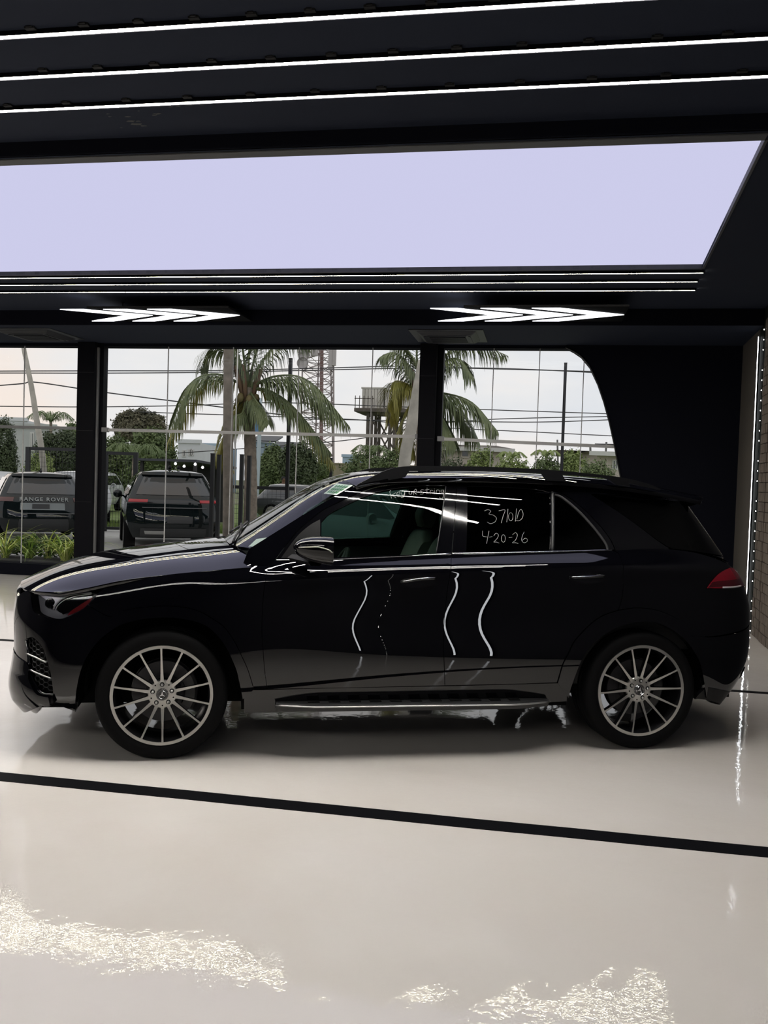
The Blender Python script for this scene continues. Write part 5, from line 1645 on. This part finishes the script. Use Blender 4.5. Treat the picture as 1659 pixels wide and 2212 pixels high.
# ---------------------------------------------------------------- poles
wood = mat('weathered_wood_pole', (.21, .185, .155), rough=.95, noise=(5, .3), bump=(30, .6, .01))
conc = mat('pale_concrete_pole', (.44, .42, .37), rough=.9, noise=(4, .2))
def pole(pts, depth, r0, r1, label, m, name='utility_pole'):
    P_ = np.array([at(px, py, depth) for px, py in pts])
    base = np.array([P_[-1][0], P_[-1][1], GZ])
    t = empty(name, base, 0, label, 'pole')
    P_ = np.concatenate([P_ - base, [[P_[-1][0] - base[0] + (P_[-1][0] - P_[-2][0]) * .0, P_[-1][1] - base[1], 0]]]) if P_[-1][2] > GZ + .05 else P_ - base
    mb = MB(); mb.tube(catmull(P_, 5), np.linspace(r1, r0, (len(P_) - 1) * 5 + 1), n=12)
    mb.build('shaft', m, t, smooth=True)
    return t
t = pole([(494, 600), (493, 900), (492, 1150)], 17.8, .11, .098, 'thick weathered wooden utility pole in front of the palm', wood)
mb = MB(); mb.tube([(.118, 0, .2), (.112, 0, 3.0), (.112, 0, 6.5)], .012, n=6); mb.build('cable_conduit', alu, t)
t = pole([(46, 700), (50, 745), (67, 830), (78, 900), (94, 1012)], 26, .10, .055, 'thin crooked pale pole leaning behind the left SUV', conc)
t = pole([(915, 780), (905, 830), (889, 920), (873, 1008)], 19.0, .135, .12, 'thick pale pole leaning beside the second window pillar', conc)
t = pole([(562, 860), (560, 950), (556, 1042)], 38, .10, .08, 'pale street pole with a blue banner beside the palm', mat('pale_blue_pole', (.42, .50, .56), rough=.6))
b_ = at(562, 905, 38) - np.array(t.location); mb = MB(); mb.box(b_[0] - .18, b_[0] + .18, b_[1] - .14, b_[1] - .12, b_[2] - .6, b_[2] + .2); mb.build('banner', mat('blue_banner', (.10, .22, .42), rough=.7), t)
for px, py0, d, lab in ((1204, 950, 80, 'thin distant utility pole among the hedges'), (1275, 962, 68, 'distant utility pole left of the far right house'), (1310, 955, 70, 'distant utility pole with a crossarm at the far right')):
    t = pole([(px, py0), (px + (1 if px < 1300 else -3), 1010)], d, .09, .08, lab, mat('grey_pole', (.16, .16, .16), rough=.9))
    if px == 1310:
        q = at(px, py0 + 5, d) - np.array(t.location); mb = MB(); mb.box(q[0] - .9, q[0] + .9, q[1] - .05, q[1] + .05, q[2] - .05, q[2] + .05); mb.build('crossarm', steel, t)

# ---------------------------------------------------------------- power lines
wire_m = mat('black_cable', (.05, .05, .055), rough=.8)
for i, (pts, d, lab) in enumerate((
    ([(-420, 806), (-60, 802), (228, 801), (500, 800), (900, 790), (960, 794), (1400, 806), (1800, 822)], 40, 'power line crossing high over the palms, upper of the close pair'),
    ([(-420, 810), (-60, 806), (230, 806), (500, 803.5), (905, 795), (1120, 797), (1400, 811), (1800, 828)], 42, 'power line crossing high over the palms, lower of the close pair'),
    ([(-420, 872), (-60, 838), (45, 829), (80, 826), (230, 848), (420, 872), (640, 900)], 30, 'sloping cable leaving the crooked pole'),
    ([(-420, 874), (-60, 877), (180, 879), (400, 876), (600, 870), (900, 880), (1500, 900)], 50, 'faint low cable across the left window'),
    ([(300, 890), (740, 905), (900, 916), (1080, 905), (1400, 898), (1800, 890)], 50, 'low cable behind the second palm, upper'),
    ([(300, 985), (740, 952), (900, 925), (1080, 930), (1400, 945), (1800, 960)], 55, 'low cable behind the second palm, lower'),
    ([(640, 905), (1040, 911), (1200, 911), (1420, 903), (1800, 893)], 50, 'thin cable in the right window under the upper pair'))):
    P_ = catmull([at(px, py, d) for px, py in pts], 8)
    c = P_.mean(0); mb = MB(); mb.tube(P_ - c, .011 + .0003 * d, n=4)
    tag(mb.build('power_line', wire_m, loc=c), lab, 'cable')

# ---------------------------------------------------------------- coconut palms
frond_g = mat('palm_frond_green', (.085, .115, .055), rough=.5, spec=.3, noise=(2.5, 0, (.20, .235, .11)))
frond_y = mat('palm_frond_yellow', (.34, .30, .06), rough=.5, noise=(2.5, 0, (.22, .22, .05)))
palm_bark = mat('palm_bark', (.26, .22, .18), rough=.95, noise=(9, .3), bump=(25, .6, .01))
def frond(parent, P_, m, Lleaf, dens=46, droop=.8):
    """P_: rachis points (parent space). Paired leaflets hang from it"""
    R_ = catmull(P_, 10); n = len(R_)
    s = np.concatenate([[0], np.cumsum(np.linalg.norm(np.diff(R_, axis=0), axis=1))]); L = s[-1]
    mb = MB(); mb.tube(R_[::2], np.linspace(.035, .006, len(R_[::2])), n=5)
    T_ = np.gradient(R_, axis=0); T_ /= np.linalg.norm(T_, axis=1)[:, None]
    for q in np.linspace(.10, .995, dens):
        i = min(n - 1, int(np.searchsorted(s, q * L)))
        p, tg = R_[i], T_[i]
        side = np.cross(tg, [0, 0, 1]); side /= np.linalg.norm(side) + 1e-9
        ll = Lleaf * (math.sin(PI * min(1, q * .9 + .12)) ** .6) * rng.uniform(.85, 1.1)
        for sg in (-1, 1):
            d = side * sg * rng.uniform(.55, .8) + tg * (.45 + .5 * q)
            d /= np.linalg.norm(d)
            wv = np.cross(d, [0, 0, 1]); wv /= np.linalg.norm(wv) + 1e-9
            dr = droop * rng.uniform(.7, 1.2)
            pts = [p, p + d * ll * .35 - np.array([0, 0, dr * ll * .12]), p + d * ll * .62 - np.array([0, 0, dr * ll * .48]), p + d * ll * .72 - np.array([0, 0, dr * ll * .98])]
            ww = [.009, .018, .014, .002]
            mb.grid(np.array([[a - wv * w_, a + wv * w_] for a, w_ in zip(pts, ww)]))
    return mb.build('frond', m, parent, fix=False)
def palm(crown, base, depth, fr, label, r=.15, coco=True, trunk_pts=None):
    c = at(*crown, depth); bpt = at(*base, depth)
    root = np.array([bpt[0], bpt[1], GZ])
    t = empty('coconut_palm', root, 0, label, 'palm tree')
    mid = (c + root) / 2 + [.05, 0, 0]
    P_ = catmull([root - root, mid - root, c - root], 14)
    rad = np.linspace(r * 1.15, r * .8, len(P_)) * (1 + .05 * (np.arange(len(P_)) % 2))
    mb = MB(); mb.tube(P_, rad, n=12); mb.build('trunk', palm_bark, t, smooth=True)
    mb = MB(); cc = c - root
    for k in range(10):
        a = rng.uniform(0, 2 * PI); mb.tube([cc + [.1 * math.cos(a), .1 * math.sin(a), -.35], cc + [.2 * math.cos(a), .2 * math.sin(a), .1], cc + [.34 * math.cos(a), .34 * math.sin(a), .5]], [.05, .06, .025], n=5)
    mb.build('crown_shaft', mat('palm_fibre', (.20, .13, .08), rough=.9), t, smooth=True)
    for pts, dd, m, ll in fr:
        m_ = len(pts)
        Q = [c] + [at(px, py, depth + dd * (i + 1) / m_) for i, (px, py) in enumerate(pts)]
        frond(t, [q - root for q in Q], m, ll, dens=76)
    if coco:
        cm = None
        for k in range(6):
            a = k * 1.05
            mb = MB(); mb.lathe([(0, -.12), (.07, -.08), (.09, 0), (.06, .09), (0, .12)], n=10)
            mb.build('coconut', mat('young_coconut', (.16, .13, .05), rough=.6), t, smooth=True, loc=cc + [.22 * math.cos(a), .22 * math.sin(a), -.25 - .05 * (k % 2)])
    return t
palm((535, 838), (541, 1120), 21, [
    ([(470, 808), (410, 830), (368, 925)], -.8, frond_g, .75), ([(480, 815), (425, 838), (362, 960)], .9, frond_y, .6), ([(500, 770), (455, 755), (432, 800)], .5, frond_g, .75),
    ([(505, 745), (470, 700), (440, 690)], -.5, frond_g, .8), ([(540, 740), (560, 680), (600, 640)], .3, frond_g, .8), ([(575, 770), (620, 730), (680, 740)], -.4, frond_g, .75),
    ([(520, 730), (500, 660), (470, 620)], -1.5, frond_g, .8), ([(560, 745), (610, 700), (650, 700)], 1.2, frond_g, .8),
    ([(600, 812), (670, 825), (752, 918)], -.6, frond_g, .80), ([(590, 820), (650, 836), (730, 900)], 1.0, frond_g, .75),
    ([(585, 845), (640, 885), (712, 975)], -.3, frond_g, .75), ([(580, 850), (650, 900), (722, 1005)], .6, frond_y, .6),
    ([(555, 868), (572, 890), (580, 915)], -.7, frond_g, .5), ([(515, 880), (490, 935), (462, 1000)], .3, frond_y, .55), ([(510, 870), (480, 960), (505, 1020)], .8, frond_y, .5), ([(525, 890), (505, 900), (498, 930)], -.6, frond_g, .5)],
    'tall coconut palm with long arching fronds behind the wooden pole', r=.15)
palm((912, 850), (900, 1100), 20, [
    ([(880, 790), (850, 762), (820, 772)], -.5, frond_g, .75), ([(895, 780), (860, 735), (840, 730)], .4, frond_g, .75), ([(870, 826), (848, 830), (838, 880)], -.5, frond_y, .6), ([(880, 835), (860, 850), (842, 905)], .4, frond_y, .55), ([(930, 780), (955, 740), (1000, 730)], -.4, frond_g, .8),
    ([(960, 770), (1020, 740), (1095, 768)], .5, frond_g, .75), ([(950, 790), (990, 775), (1022, 815)], -.6, frond_g, .7), ([(960, 850), (1020, 870), (1072, 928)], -.4, frond_g, .75), ([(950, 860), (990, 885), (1030, 945)], .6, frond_g, .75),
    ([(940, 880), (965, 920), (985, 965)], -.5, frond_g, .6), ([(885, 880), (880, 930), (895, 985)], .3, frond_y, .55), ([(930, 890), (945, 930), (950, 990)], .8, frond_g, .6), ([(900, 770), (905, 700), (880, 660)], -.9, frond_g, .8)],
    'coconut palm half hidden by the second window pillar', r=.14)

# ---------------------------------------------------------------- trees and hedges
gd = leaf_mat('dark_leaf', (.045, .065, .035), (.10, .13, .065))
gm_ = leaf_mat('mid_leaf', (.08, .12, .05), (.17, .22, .09))
gl_ = leaf_mat('light_leaf', (.16, .22, .07), (.29, .35, .13))
br = leaf_mat('brownish_leaf', (.075, .08, .05), (.17, .155, .10))
tree(300, 884, 975, 52, 118, 'big round dark tree behind the gate frame', br, 3600, .26, blobs=6)
tree(325, 925, 1010, 44, 120, 'green tree filling under the big round tree', gm_, 2600, .24, blobs=6, low=True)
tree(250, 940, 1015, 48, 100, 'mid green tree left of the big round tree', gm_, 1600, .22, low=True)
tree(8, 903, 1000, 40, 70, 'layered dark green tree at the left edge', gd, 1700, .17, low=True)
tree(130, 930, 1010, 43, 120, 'broad dark shrub tree behind the crooked pole', gd, 2600, .17, blobs=6, low=True)
tree(165, 912, 985, 45, 60, 'bushy tree top right of the white wall', gm_, 900, .2)
tree(85, 975, 1012, 40, 60, 'low green bush behind the left fence', gl_, 800, .15, name='bush', cat='bush', trunk=False)
tree(590, 962, 1060, 42, 70, 'dense green tree right of the palm trunk', gm_, 2200, .2, blobs=5, low=True)
tree(648, 958, 1062, 40, 82, 'dense green tree behind the tall steel pole', gd, 2400, .2, blobs=5, low=True)
tree(700, 985, 1060, 42, 40, 'small loose tree by the yellowish wall', gm_, 700, .2)
tree(790, 972, 1018, 46, 84, 'green bush under the water tank', gm_, 1500, .2, name='bush', cat='bush', trunk=False)
tree(852, 968, 1018, 44, 66, 'green bush right of the water tank legs', gm_, 1300, .2, name='bush', cat='bush', trunk=False)
tree(980, 990, 1020, 44, 76, 'dark low hedge left of the arched window', gd, 1100, .18, name='hedge_bush', cat='bush', trunk=False)
tree(1035, 972, 1022, 42, 52, 'rounded bush in front of the cream house', gl_, 1100, .18, name='hedge_bush', cat='bush', trunk=False)
tree(1105, 985, 1022, 40, 74, 'pale green bush right of the cream house', gl_, 1400, .18, name='hedge_bush', cat='bush', trunk=False)
tree(1178, 985, 1022, 42, 60, 'mid green bush under the distant pole', gm_, 1100, .18, name='hedge_bush', cat='bush', trunk=False)
tree(1244, 976, 1022, 42, 54, 'yellow-green bush right of the tall steel pole', gl_, 1200, .18, name='hedge_bush', cat='bush', trunk=False)
tree(1290, 995, 1030, 38, 80, 'green hedge at the curved window edge', gm_, 1500, .16, name='hedge_bush', cat='bush', trunk=False)
# small palms rising from the hedge
def small_palm(px, py, depth, label, s):
    c = at(px, py, depth)
    t = empty('young_palm', (c[0], c[1], GZ), 0, label, 'palm tree')
    mb = MB(); mb.tube([(0, 0, 0), (0, 0, c[2] - GZ)], [.12, .08], n=8); mb.build('trunk', palm_bark, t, smooth=True)
    for k in range(9):
        a = k * 2 * PI / 9 + .3; h = c[2] - GZ
        frond(t, [np.array([0, 0, h]), np.array([s * .5 * math.cos(a), s * .5 * math.sin(a), h + s * .45]), np.array([s * math.cos(a), s * math.sin(a), h + s * .15])], gl_ if px > 1000 else gm_, s * .35, dens=18)
for px, py, d, lab, s in ((110, 912, 50, 'small palm top above the white wall at left', 1.3), (1105, 992, 46, 'small bright palm in the hedge', .85), (1180, 988, 47, 'small dark palm beside the distant pole', .85), (800, 982, 51, 'young palm in the bush under the water tank', 1.2), (290, 990, 36, 'young palm below the round tree', 1.3)):
    small_palm(px, py, d, lab, s)

# ---------------------------------------------------------------- lattice mast
mast_m = mat('galvanised_mast', (.30, .26, .26), rough=.7)
D = 75
t = empty('lattice_mast', (*at(695, 985, D)[:2], GZ), 0, 'tall steel lattice mast with antenna panels behind the palm fronds', 'mast')
ml = np.array(t.location)
def mp_(px, py, dy): 
    q = at(px, py, D) - ml; return q + np.array([0, dy, 0])
legs = {}
for i, (xb, xt, dy) in enumerate(((656, 668, -1.2), (728, 727, -1.2), (672, 690, 1.2), (712, 702, 1.2))):
    pb, pt = mp_(xb, 985, dy), mp_(xt, 560, dy)
    dv = (pt - pb) / (pt[2] - pb[2]); foot = pb - dv * pb[2]
    legs[i] = (foot, pt)
    mb = MB(); mb.tube([foot, pt], .07, n=5); mb.build('leg', mast_m, t)
mb = MB()
zs = np.linspace(2.0, legs[0][1][2], 22)
lp = lambda i, z: legs[i][0] + (legs[i][1] - legs[i][0]) * (z - legs[i][0][2]) / (legs[i][1][2] - legs[i][0][2])
for a, b in ((0, 1), (0, 2), (1, 3), (2, 3)):
    for z0, z1 in zip(zs[:-1], zs[1:]):
        mb.tube([lp(a, z0), lp(b, z1)], .03, n=4); mb.tube([lp(b, z0), lp(a, z1)], .03, n=4); mb.tube([lp(a, z1), lp(b, z1)], .03, n=4)
o = mb.build('bracing', mast_m, t); o['kind'] = 'stuff'
ant = mat('grey_antenna', (.40, .38, .38), rough=.6)
for px, py0, py1, w in ((660, 740, 768, .22), (672, 745, 800, .16), (731, 735, 795, .22), (690, 742, 775, .3), (724, 752, 805, .16)):
    a, b = mp_(px, py0, -1.6), mp_(px, py1, -1.6)
    mb = MB(); mb.box(a[0] - w, a[0] + w, a[1] - .12, a[1] + .12, b[2], a[2]); mb.build('antenna_panel', ant, t, bevel=.03)
for px, py in ((668, 772), (665, 790)):
    a = mp_(px, py, -1.6); mb = MB(); mb.lathe([(0, .1), (.35, .05), (.5, -.1), (.48, -.14)], n=16, axis='y', c=tuple(a)); mb.build('dish', ant, t, smooth=True)
mb = MB(); a, b = mp_(696, 985, 0), mp_(696, 600, 0); mb.tube([a * [1, 1, 0], b], .16, n=6); mb.build('cable_ladder', mat('reddish_cables', (.26, .17, .16), rough=.8), t)

# ---------------------------------------------------------------- water tank on a steel stand
D = 55
t = empty('water_tower', (*at(838, 975, D)[:2], GZ), 0, 'pair of panelled water tanks on a rusty steel stand', 'water tank')
wl = np.array(t.location)
wp = lambda px, py, dy=0: at(px, py, D) - wl + np.array([0, dy, 0])
tank_m = mat('pale_tank_panel', (.52, .50, .46), rough=.7, noise=(1.5, .15))
rust = mat('rusty_steel', (.10, .085, .075), rough=.85, noise=(5, .3))
for x0, x1, y0 in ((790, 836, 843), (840, 882, 848)):
    a, b = wp(x0, y0), wp(x1, 888)
    mb = MB(); mb.box(a[0], b[0], -1.2, 1.2, b[2], a[2]); tk = mb.build('tank', tank_m, t)
    n = 7
    for k in range(n):
        xx = a[0] + (b[0] - a[0]) * (k + .5) / n; w = (b[0] - a[0]) / n
        mb = MB(); mb.box(xx - w * .42, xx + w * .42, -1.26, -1.19, b[2] + .04, a[2] - .04); mb.build('panel', tank_m, tk)
    mb = MB(); mb.box(a[0] - .05, b[0] + .05, -1.28, 1.28, a[2] - .02, a[2] + .07); mb.build('rim', tank_m, tk)
a, b = wp(777, 886), wp(888, 897)
mb = MB(); mb.box(a[0], b[0], -1.9, 1.6, b[2], a[2]); mb.build('platform', rust, t)
for k, x in enumerate(np.linspace(a[0] + .05, a[0] + 1.1, 5)):
    mb = MB(); mb.box(x - .02, x + .02, -1.88, -1.84, a[2], a[2] + .75); mb.build('railing_post', rust, t)
mb = MB(); mb.box(a[0], a[0] + 1.2, -1.88, -1.84, a[2] + .55, a[2] + .6); mb.build('railing', rust, t)
lx = [wp(804, 900)[0], wp(812, 900)[0], wp(852, 900)[0], wp(862, 900)[0]]
for x in lx:
    for y in (-1.4, 1.2):
        mb = MB(); mb.box(x - .09, x + .09, y - .09, y + .09, 0, b[2]); mb.build('leg', rust, t)
mb = MB()
for y in (-1.4, 1.2):
    for z0, z1 in ((.6, b[2] * .5), (b[2] * .5, b[2])):
        mb.tube([(lx[0], y, z0), (lx[3], y, z1)], .05, n=4); mb.tube([(lx[3], y, z0), (lx[0], y, z1)], .05, n=4); mb.tube([(lx[0], y, z1), (lx[3], y, z1)], .05, n=4)
mb.build('bracing', rust, t)

# ---------------------------------------------------------------- buildings and walls
def bbox_px(x0, x1, y0, y1, D): 
    a, b = at(x0, y0, D), at(x1, y1, D); return a, b
def house(x0, x1, y0, y1, D, wall_m, label, wins=(), roof=None, name='house', parapet=True, depth=6, arch=None):
    a = at(x0, y0, D); b = at(x1, y0, D)
    t = empty(name, ((a[0] + b[0]) / 2, (a[1] + b[1]) / 2, GZ), math.atan2(b[1] - a[1], b[0] - a[0]), label, 'building')
    L = np.linalg.norm((b - a)[:2]); h = (a[2] + b[2]) / 2 - GZ; h = at((x0 + x1) / 2, y0, D)[2] - GZ
    mb = MB(); mb.box(-L / 2, L / 2, 0, depth, 0, h); mb.build('wall', wall_m, t)
    sx = L / (x1 - x0)
    wm = mat('house_window', (.05, .06, .07), rough=.15, coat=.5); fm = mat('white_window_frame', (.6, .6, .6), rough=.6)
    for wx0, wx1, wy0, wy1 in wins:
        q0 = (wx0 - (x0 + x1) / 2) * sx; q1 = (wx1 - (x0 + x1) / 2) * sx; z1 = h - (wy0 - y0) * sx; z0 = h - (wy1 - y0) * sx
        mb = MB(); mb.box(q0 - .08, q1 + .08, -.06, .1, z0 - .08, z1 + .08); w = mb.build('window', fm, t)
        mb = MB(); mb.box(q0, q1, -.08, .05, z0, z1); mb.build('pane', wm, w)
        mb = MB(); mb.box((q0 + q1) / 2 - .03, (q0 + q1) / 2 + .03, -.1, -.05, z0, z1); mb.build('mullion', fm, w)
    if arch:
        cx, cy, rx, yb = arch
        q = (cx - (x0 + x1) / 2) * sx; r_ = rx * sx; zc = h - (cy - y0) * sx; zb = h - (yb - y0) * sx
        P_ = [(q - r_, -.05, zb)] + [(q - r_ * math.cos(a_), -.05, zc + r_ * math.sin(a_)) for a_ in np.linspace(0, PI, 12)] + [(q + r_, -.05, zb)]
        mb = MB(); mb.prism(P_, (0, -.05, 0), (0, .1, 0)); w = mb.build('arched_window', mat('arch_surround', (.55, .50, .46), rough=.8), t)
        P2 = [((p[0] - q) * .7 + q, -.12, (p[2] - zc) * .75 + zc) for p in P_]
        mb = MB(); mb.prism(P2, (0, -.02, 0), (0, .1, 0)); mb.build('pane', wm, w)
    if roof == 'hip':
        rm = mat('weathered_roof', (.24, .22, .20), rough=.9)
        e_ = .6; rh = L * .10
        V = [(-L / 2 - e_, -e_, h), (L / 2 + e_, -e_, h), (L / 2 + e_, depth + e_, h), (-L / 2 - e_, depth + e_, h), (-L / 2 + depth * .45, depth / 2, h + rh), (L / 2 - depth * .45, depth / 2, h + rh)]
        mb = MB(); mb.add(V, [(0, 1, 5, 4), (1, 2, 5), (2, 3, 4, 5), (3, 0, 4), (3, 2, 1, 0)]); mb.build('roof', rm, t)
        mb = MB(); mb.box(-L / 2 - e_, L / 2 + e_, -e_ - .05, -e_ + .05, h - .22, h + .02); mb.build('fascia', fm, t)
    elif roof == 'shed':
        mb = MB(); mb.hexa([(-L / 2 - .3, -.4, h), (L / 2 + .3, -.4, h), (L / 2 + .3, depth, h + .8), (-L / 2 - .3, depth, h + .8), (-L / 2 - .3, -.4, h + .15), (L / 2 + .3, -.4, h + .15), (L / 2 + .3, depth, h + .95), (-L / 2 - .3, depth, h + .95)]); mb.build('roof', mat('dark_sheet_roof', (.035, .04, .05), rough=.6), t)
    else:
        mb = MB(); mb.box(-L / 2 - .12, L / 2 + .12, -.12, .15, h - .05, h + .25); mb.build('parapet', wall_m, t)
    return t
cream = mat('cream_render', (.56, .50, .46), rough=.9, noise=(.6, .08))
white_r = mat('white_render', (.62, .65, .68), rough=.85, noise=(.5, .07))
blue_r = mat('pale_blue_render', (.38, .50, .62), rough=.85)
ygrey = mat('yellowish_block_wall', (.36, .32, .23), rough=.95, noise=(1.2, .15))
house(-60, 118, 922, 1000, 60, mat('grey_white_block', (.46, .48, .49), rough=.9, noise=(.9, .1)), 'grey-white block building behind the trees at left', wins=((68, 72, 935, 970),), depth=8)
house(-60, 58, 907, 925, 75, white_r, 'white upper storey rising behind the block building', depth=8)
house(385, 432, 956, 1000, 70, white_r, 'white two-storey house with small windows left of the pole', wins=((396, 400, 974, 985), (409, 413, 972, 982), (413.5, 417, 972, 982)), depth=8)
house(420, 482, 963, 1000, 85, blue_r, 'pale blue building behind the white house', depth=8)
house(545, 590, 955, 1000, 90, mat('blue_grey_wall', (.30, .38, .46), rough=.8), 'small house with a dark blue roof behind the palm trunk', roof='shed', depth=6)
house(590, 640, 968, 1000, 99, white_r, 'low white house between the trees', roof='shed', depth=6)
house(958, 1090, 968, 1010, 58, cream, 'cream house with an arched window and hipped roof', wins=((962, 972, 972, 985), (1040, 1056, 973, 988)), roof='hip', arch=(1005, 974, 9, 990), depth=9)
house(1290, 1380, 978, 1030, 52, cream, 'cream house at the curved edge of the right window', wins=((1326, 1333, 996, 1012),), roof='hip', depth=9)
house(740, 790, 987, 1010, 90, blue_r, 'low pale building left of the water tank', depth=6)
# boundary wall with diamond openings
a = at(585, 1000, 57); b = at(965, 985, 57)
t = empty('boundary_wall', (a[0], a[1], GZ), math.atan2(b[1] - a[1], b[0] - a[0]), 'yellowish block boundary wall across the road', 'wall')
L = np.linalg.norm((b - a)[:2]); h = 2.7
mb = MB(); mb.box(0, L, 0, .22, 0, h); mb.build('blockwork', ygrey, t)
for x in np.arange(0, L + .1, L / 6):
    mb = MB(); mb.box(x - .18, x + .18, -.08, .3, 0, h + .15); mb.build('pier', ygrey, t)
mb = MB(); mb.box(0, L, -.05, .27, h, h + .08); mb.build('coping', ygrey, t)
dk = mat('dark_opening', (.10, .07, .05), rough=.9)
for x in np.arange(.8, L, 1.1):
    mb = MB(); mb.prism([(x - .22, -.02, 1.05), (x, -.02, .83), (x + .22, -.02, 1.05), (x, -.02, 1.27)], (0, -.03, 0), (0, .05, 0)); mb.build('diamond_block', dk, t)
# dark open shed with lamps
a = at(305, 990, 30); b = at(425, 992, 29.4)
t = empty('open_shed', (a[0], a[1], GZ), math.atan2(b[1] - a[1], b[0] - a[0]), 'dark open-fronted shed with four lamps behind the red-lamped SUV', 'shed')
L = np.linalg.norm((b - a)[:2]); h = a[2] - GZ
dkb = mat('dark_shed_wall', (.03, .03, .03), rough=.9)
mb = MB(); mb.box(0, L, 2.6, 2.7, 0, h - .1); mb.build('back_wall', dkb, t)
mb = MB(); mb.hexa([(-.1, -.2, h - .08), (L + .1, -.2, h - .08), (L + .1, 2.8, h - .25), (-.1, 2.8, h - .25), (-.1, -.2, h), (L + .1, -.2, h), (L + .1, 2.8, h - .17), (-.1, 2.8, h - .17)]); mb.build('roof', mat('dark_sheet_roof', (.035, .04, .05), rough=.6), t)
for x in (0.05, L * .5, L - .05):
    mb = MB(); mb.box(x - .05, x + .05, -.05, .05, 0, h - .08); mb.build('post', dkb, t)
for px, py in ((349, 1000), (377, 1006), (409, 1002), (429, 1009)):
    q = at(px, py, 29.0); l_ = np.linalg.norm((q - a)[:2])
    mb = MB(); mb.lathe([(0, -.05), (.04, -.03), (.045, .0), (.02, .04), (0, .045)], n=10); o = mb.build('lamp', emitter('shed_lamp', (1, 1, 1), 4.0), t, loc=(l_, -.12, q[2] - GZ)); 
    mb = MB(); mb.tube([(0, 0, .04), (0, 0, max(.06, h - .1 - (q[2] - GZ)))], .008, n=4); mb.build('lamp_cord', dkb, o)
# stack of sawn planks
t = empty('plank_stack', (*at(548, 1150, 19.2)[:2], GZ), .1, 'low stack of sawn planks beyond the bonnet', 'planks')
pm = mat('sawn_timber', (.36, .27, .19), rough=.9, noise=(8, .25))
pme = None
for k in range(24):
    if pme is None:
        mb = MB(); mb.box(-.42, .42, -.09, .09, 0, .045); pme = mb.mesh('plank', pm)
    link('plank', pme, t, (rng.uniform(-.15, .15), (k % 3) * .21 - .2, .05 + (k // 3) * .055), (0, 0, rng.uniform(-.03, .03)))

# ---------------------------------------------------------------- a passer-by beyond the fence
def skin_mesh(name, verts, edges, radii, m, parent, root=0, sub=2):
    me = bpy.data.meshes.new(name); me.from_pydata(verts, edges, [])
    o = bpy.data.objects.new(name, me); COL.objects.link(o)
    sk = o.modifiers.new('skin', 'SKIN')
    for i, r_ in enumerate(radii):
        sv = me.skin_vertices[0].data[i]; sv.radius = r_ if isinstance(r_, tuple) else (r_, r_); sv.use_root = (i == root)
    sb = o.modifiers.new('subsurf', 'SUBSURF'); sb.levels = sub; sb.render_levels = sub
    bpy.context.view_layer.update()
    out = bpy.data.meshes.new_from_object(o.evaluated_get(bpy.context.evaluated_depsgraph_get()))
    bpy.data.objects.remove(o)
    out.materials.clear(); out.materials.append(m); out.name = name
    out.polygons.foreach_set('use_smooth', [True] * len(out.polygons))
    return link(name, out, parent)
pp = at(612, 1050, 36.5)
t = empty('person', (pp[0], pp[1], GZ), .5, 'person in a pink and white checked shirt walking past beyond the fence', 'person')
skin_c = mat('skin_brown', (.16, .085, .055), rough=.6)
V = [(0, 0, .93), (0, 0, 1.12), (0, 0, 1.34), (0, 0, 1.45), (0, -.01, 1.53), (0, -.02, 1.62), (0, -.02, 1.70),
     (.10, 0, .90), (.12, -.10, .50), (.13, -.08, .10), (.13, -.20, .04), (-.10, 0, .90), (-.11, .08, .50), (-.11, .22, .10), (-.11, .12, .04),
     (.17, 0, 1.40), (.25, .06, 1.12), (.27, -.06, .90), (.27, -.09, .81), (-.17, 0, 1.40), (-.25, -.04, 1.12), (-.26, -.20, .94), (-.26, -.25, .86)]
E_ = [(0, 1), (1, 2), (2, 3), (3, 4), (4, 5), (5, 6), (0, 7), (7, 8), (8, 9), (9, 10), (0, 11), (11, 12), (12, 13), (13, 14), (2, 15), (15, 16), (16, 17), (17, 18), (2, 19), (19, 20), (20, 21), (21, 22)]
R_ = [(.14, .10), (.13, .095), (.15, .10), .065, .055, (.082, .098), (.07, .08), .085, .058, .04, .035, .085, .058, .04, .035, .055, .042, .034, .03, .055, .042, .034, .03]
skin_mesh('body', V, E_, R_, skin_c, t)
chk = mat('pink_checked_shirt', (.55, .16, .20), rough=.8, noise=(18, 0, (.70, .62, .62)))
skin_mesh('shirt', [V[0], V[1], V[2], (0, 0, 1.42), V[15], (.22, .035, 1.22), V[19], (-.22, -.025, 1.22)], [(0, 1), (1, 2), (2, 3), (2, 4), (4, 5), (2, 6), (6, 7)], [(.16, .118), (.15, .112), (.165, .115), .075, .068, .06, .068, .06], chk, t)
skin_mesh('trousers', [(0, 0, .98), V[7], V[8], V[9], V[11], V[12], V[13]], [(0, 1), (1, 2), (2, 3), (0, 4), (4, 5), (5, 6)], [(.15, .11), .098, .072, .058, .098, .072, .058], mat('dark_trousers', (.03, .035, .05), rough=.8), t)
mb = MB(); mb.lathe([(0, .125), (.06, .112), (.095, .07), (.104, .02), (.10, -.03)], n=16, c=(0, .012, 1.635)); mb.build('hair', mat('black_hair', (.01, .01, .01), rough=.8), t, smooth=True)
for x in (-.032, .032):
    mb = MB(); mb.lathe([(0, -.008), (.008, -.004), (.01, 0), (.008, .004)], n=8, axis='y', c=(x, -.112, 1.63)); mb.build('eye', mat('eye_dark', (.02, .02, .02), rough=.3), t, smooth=True)
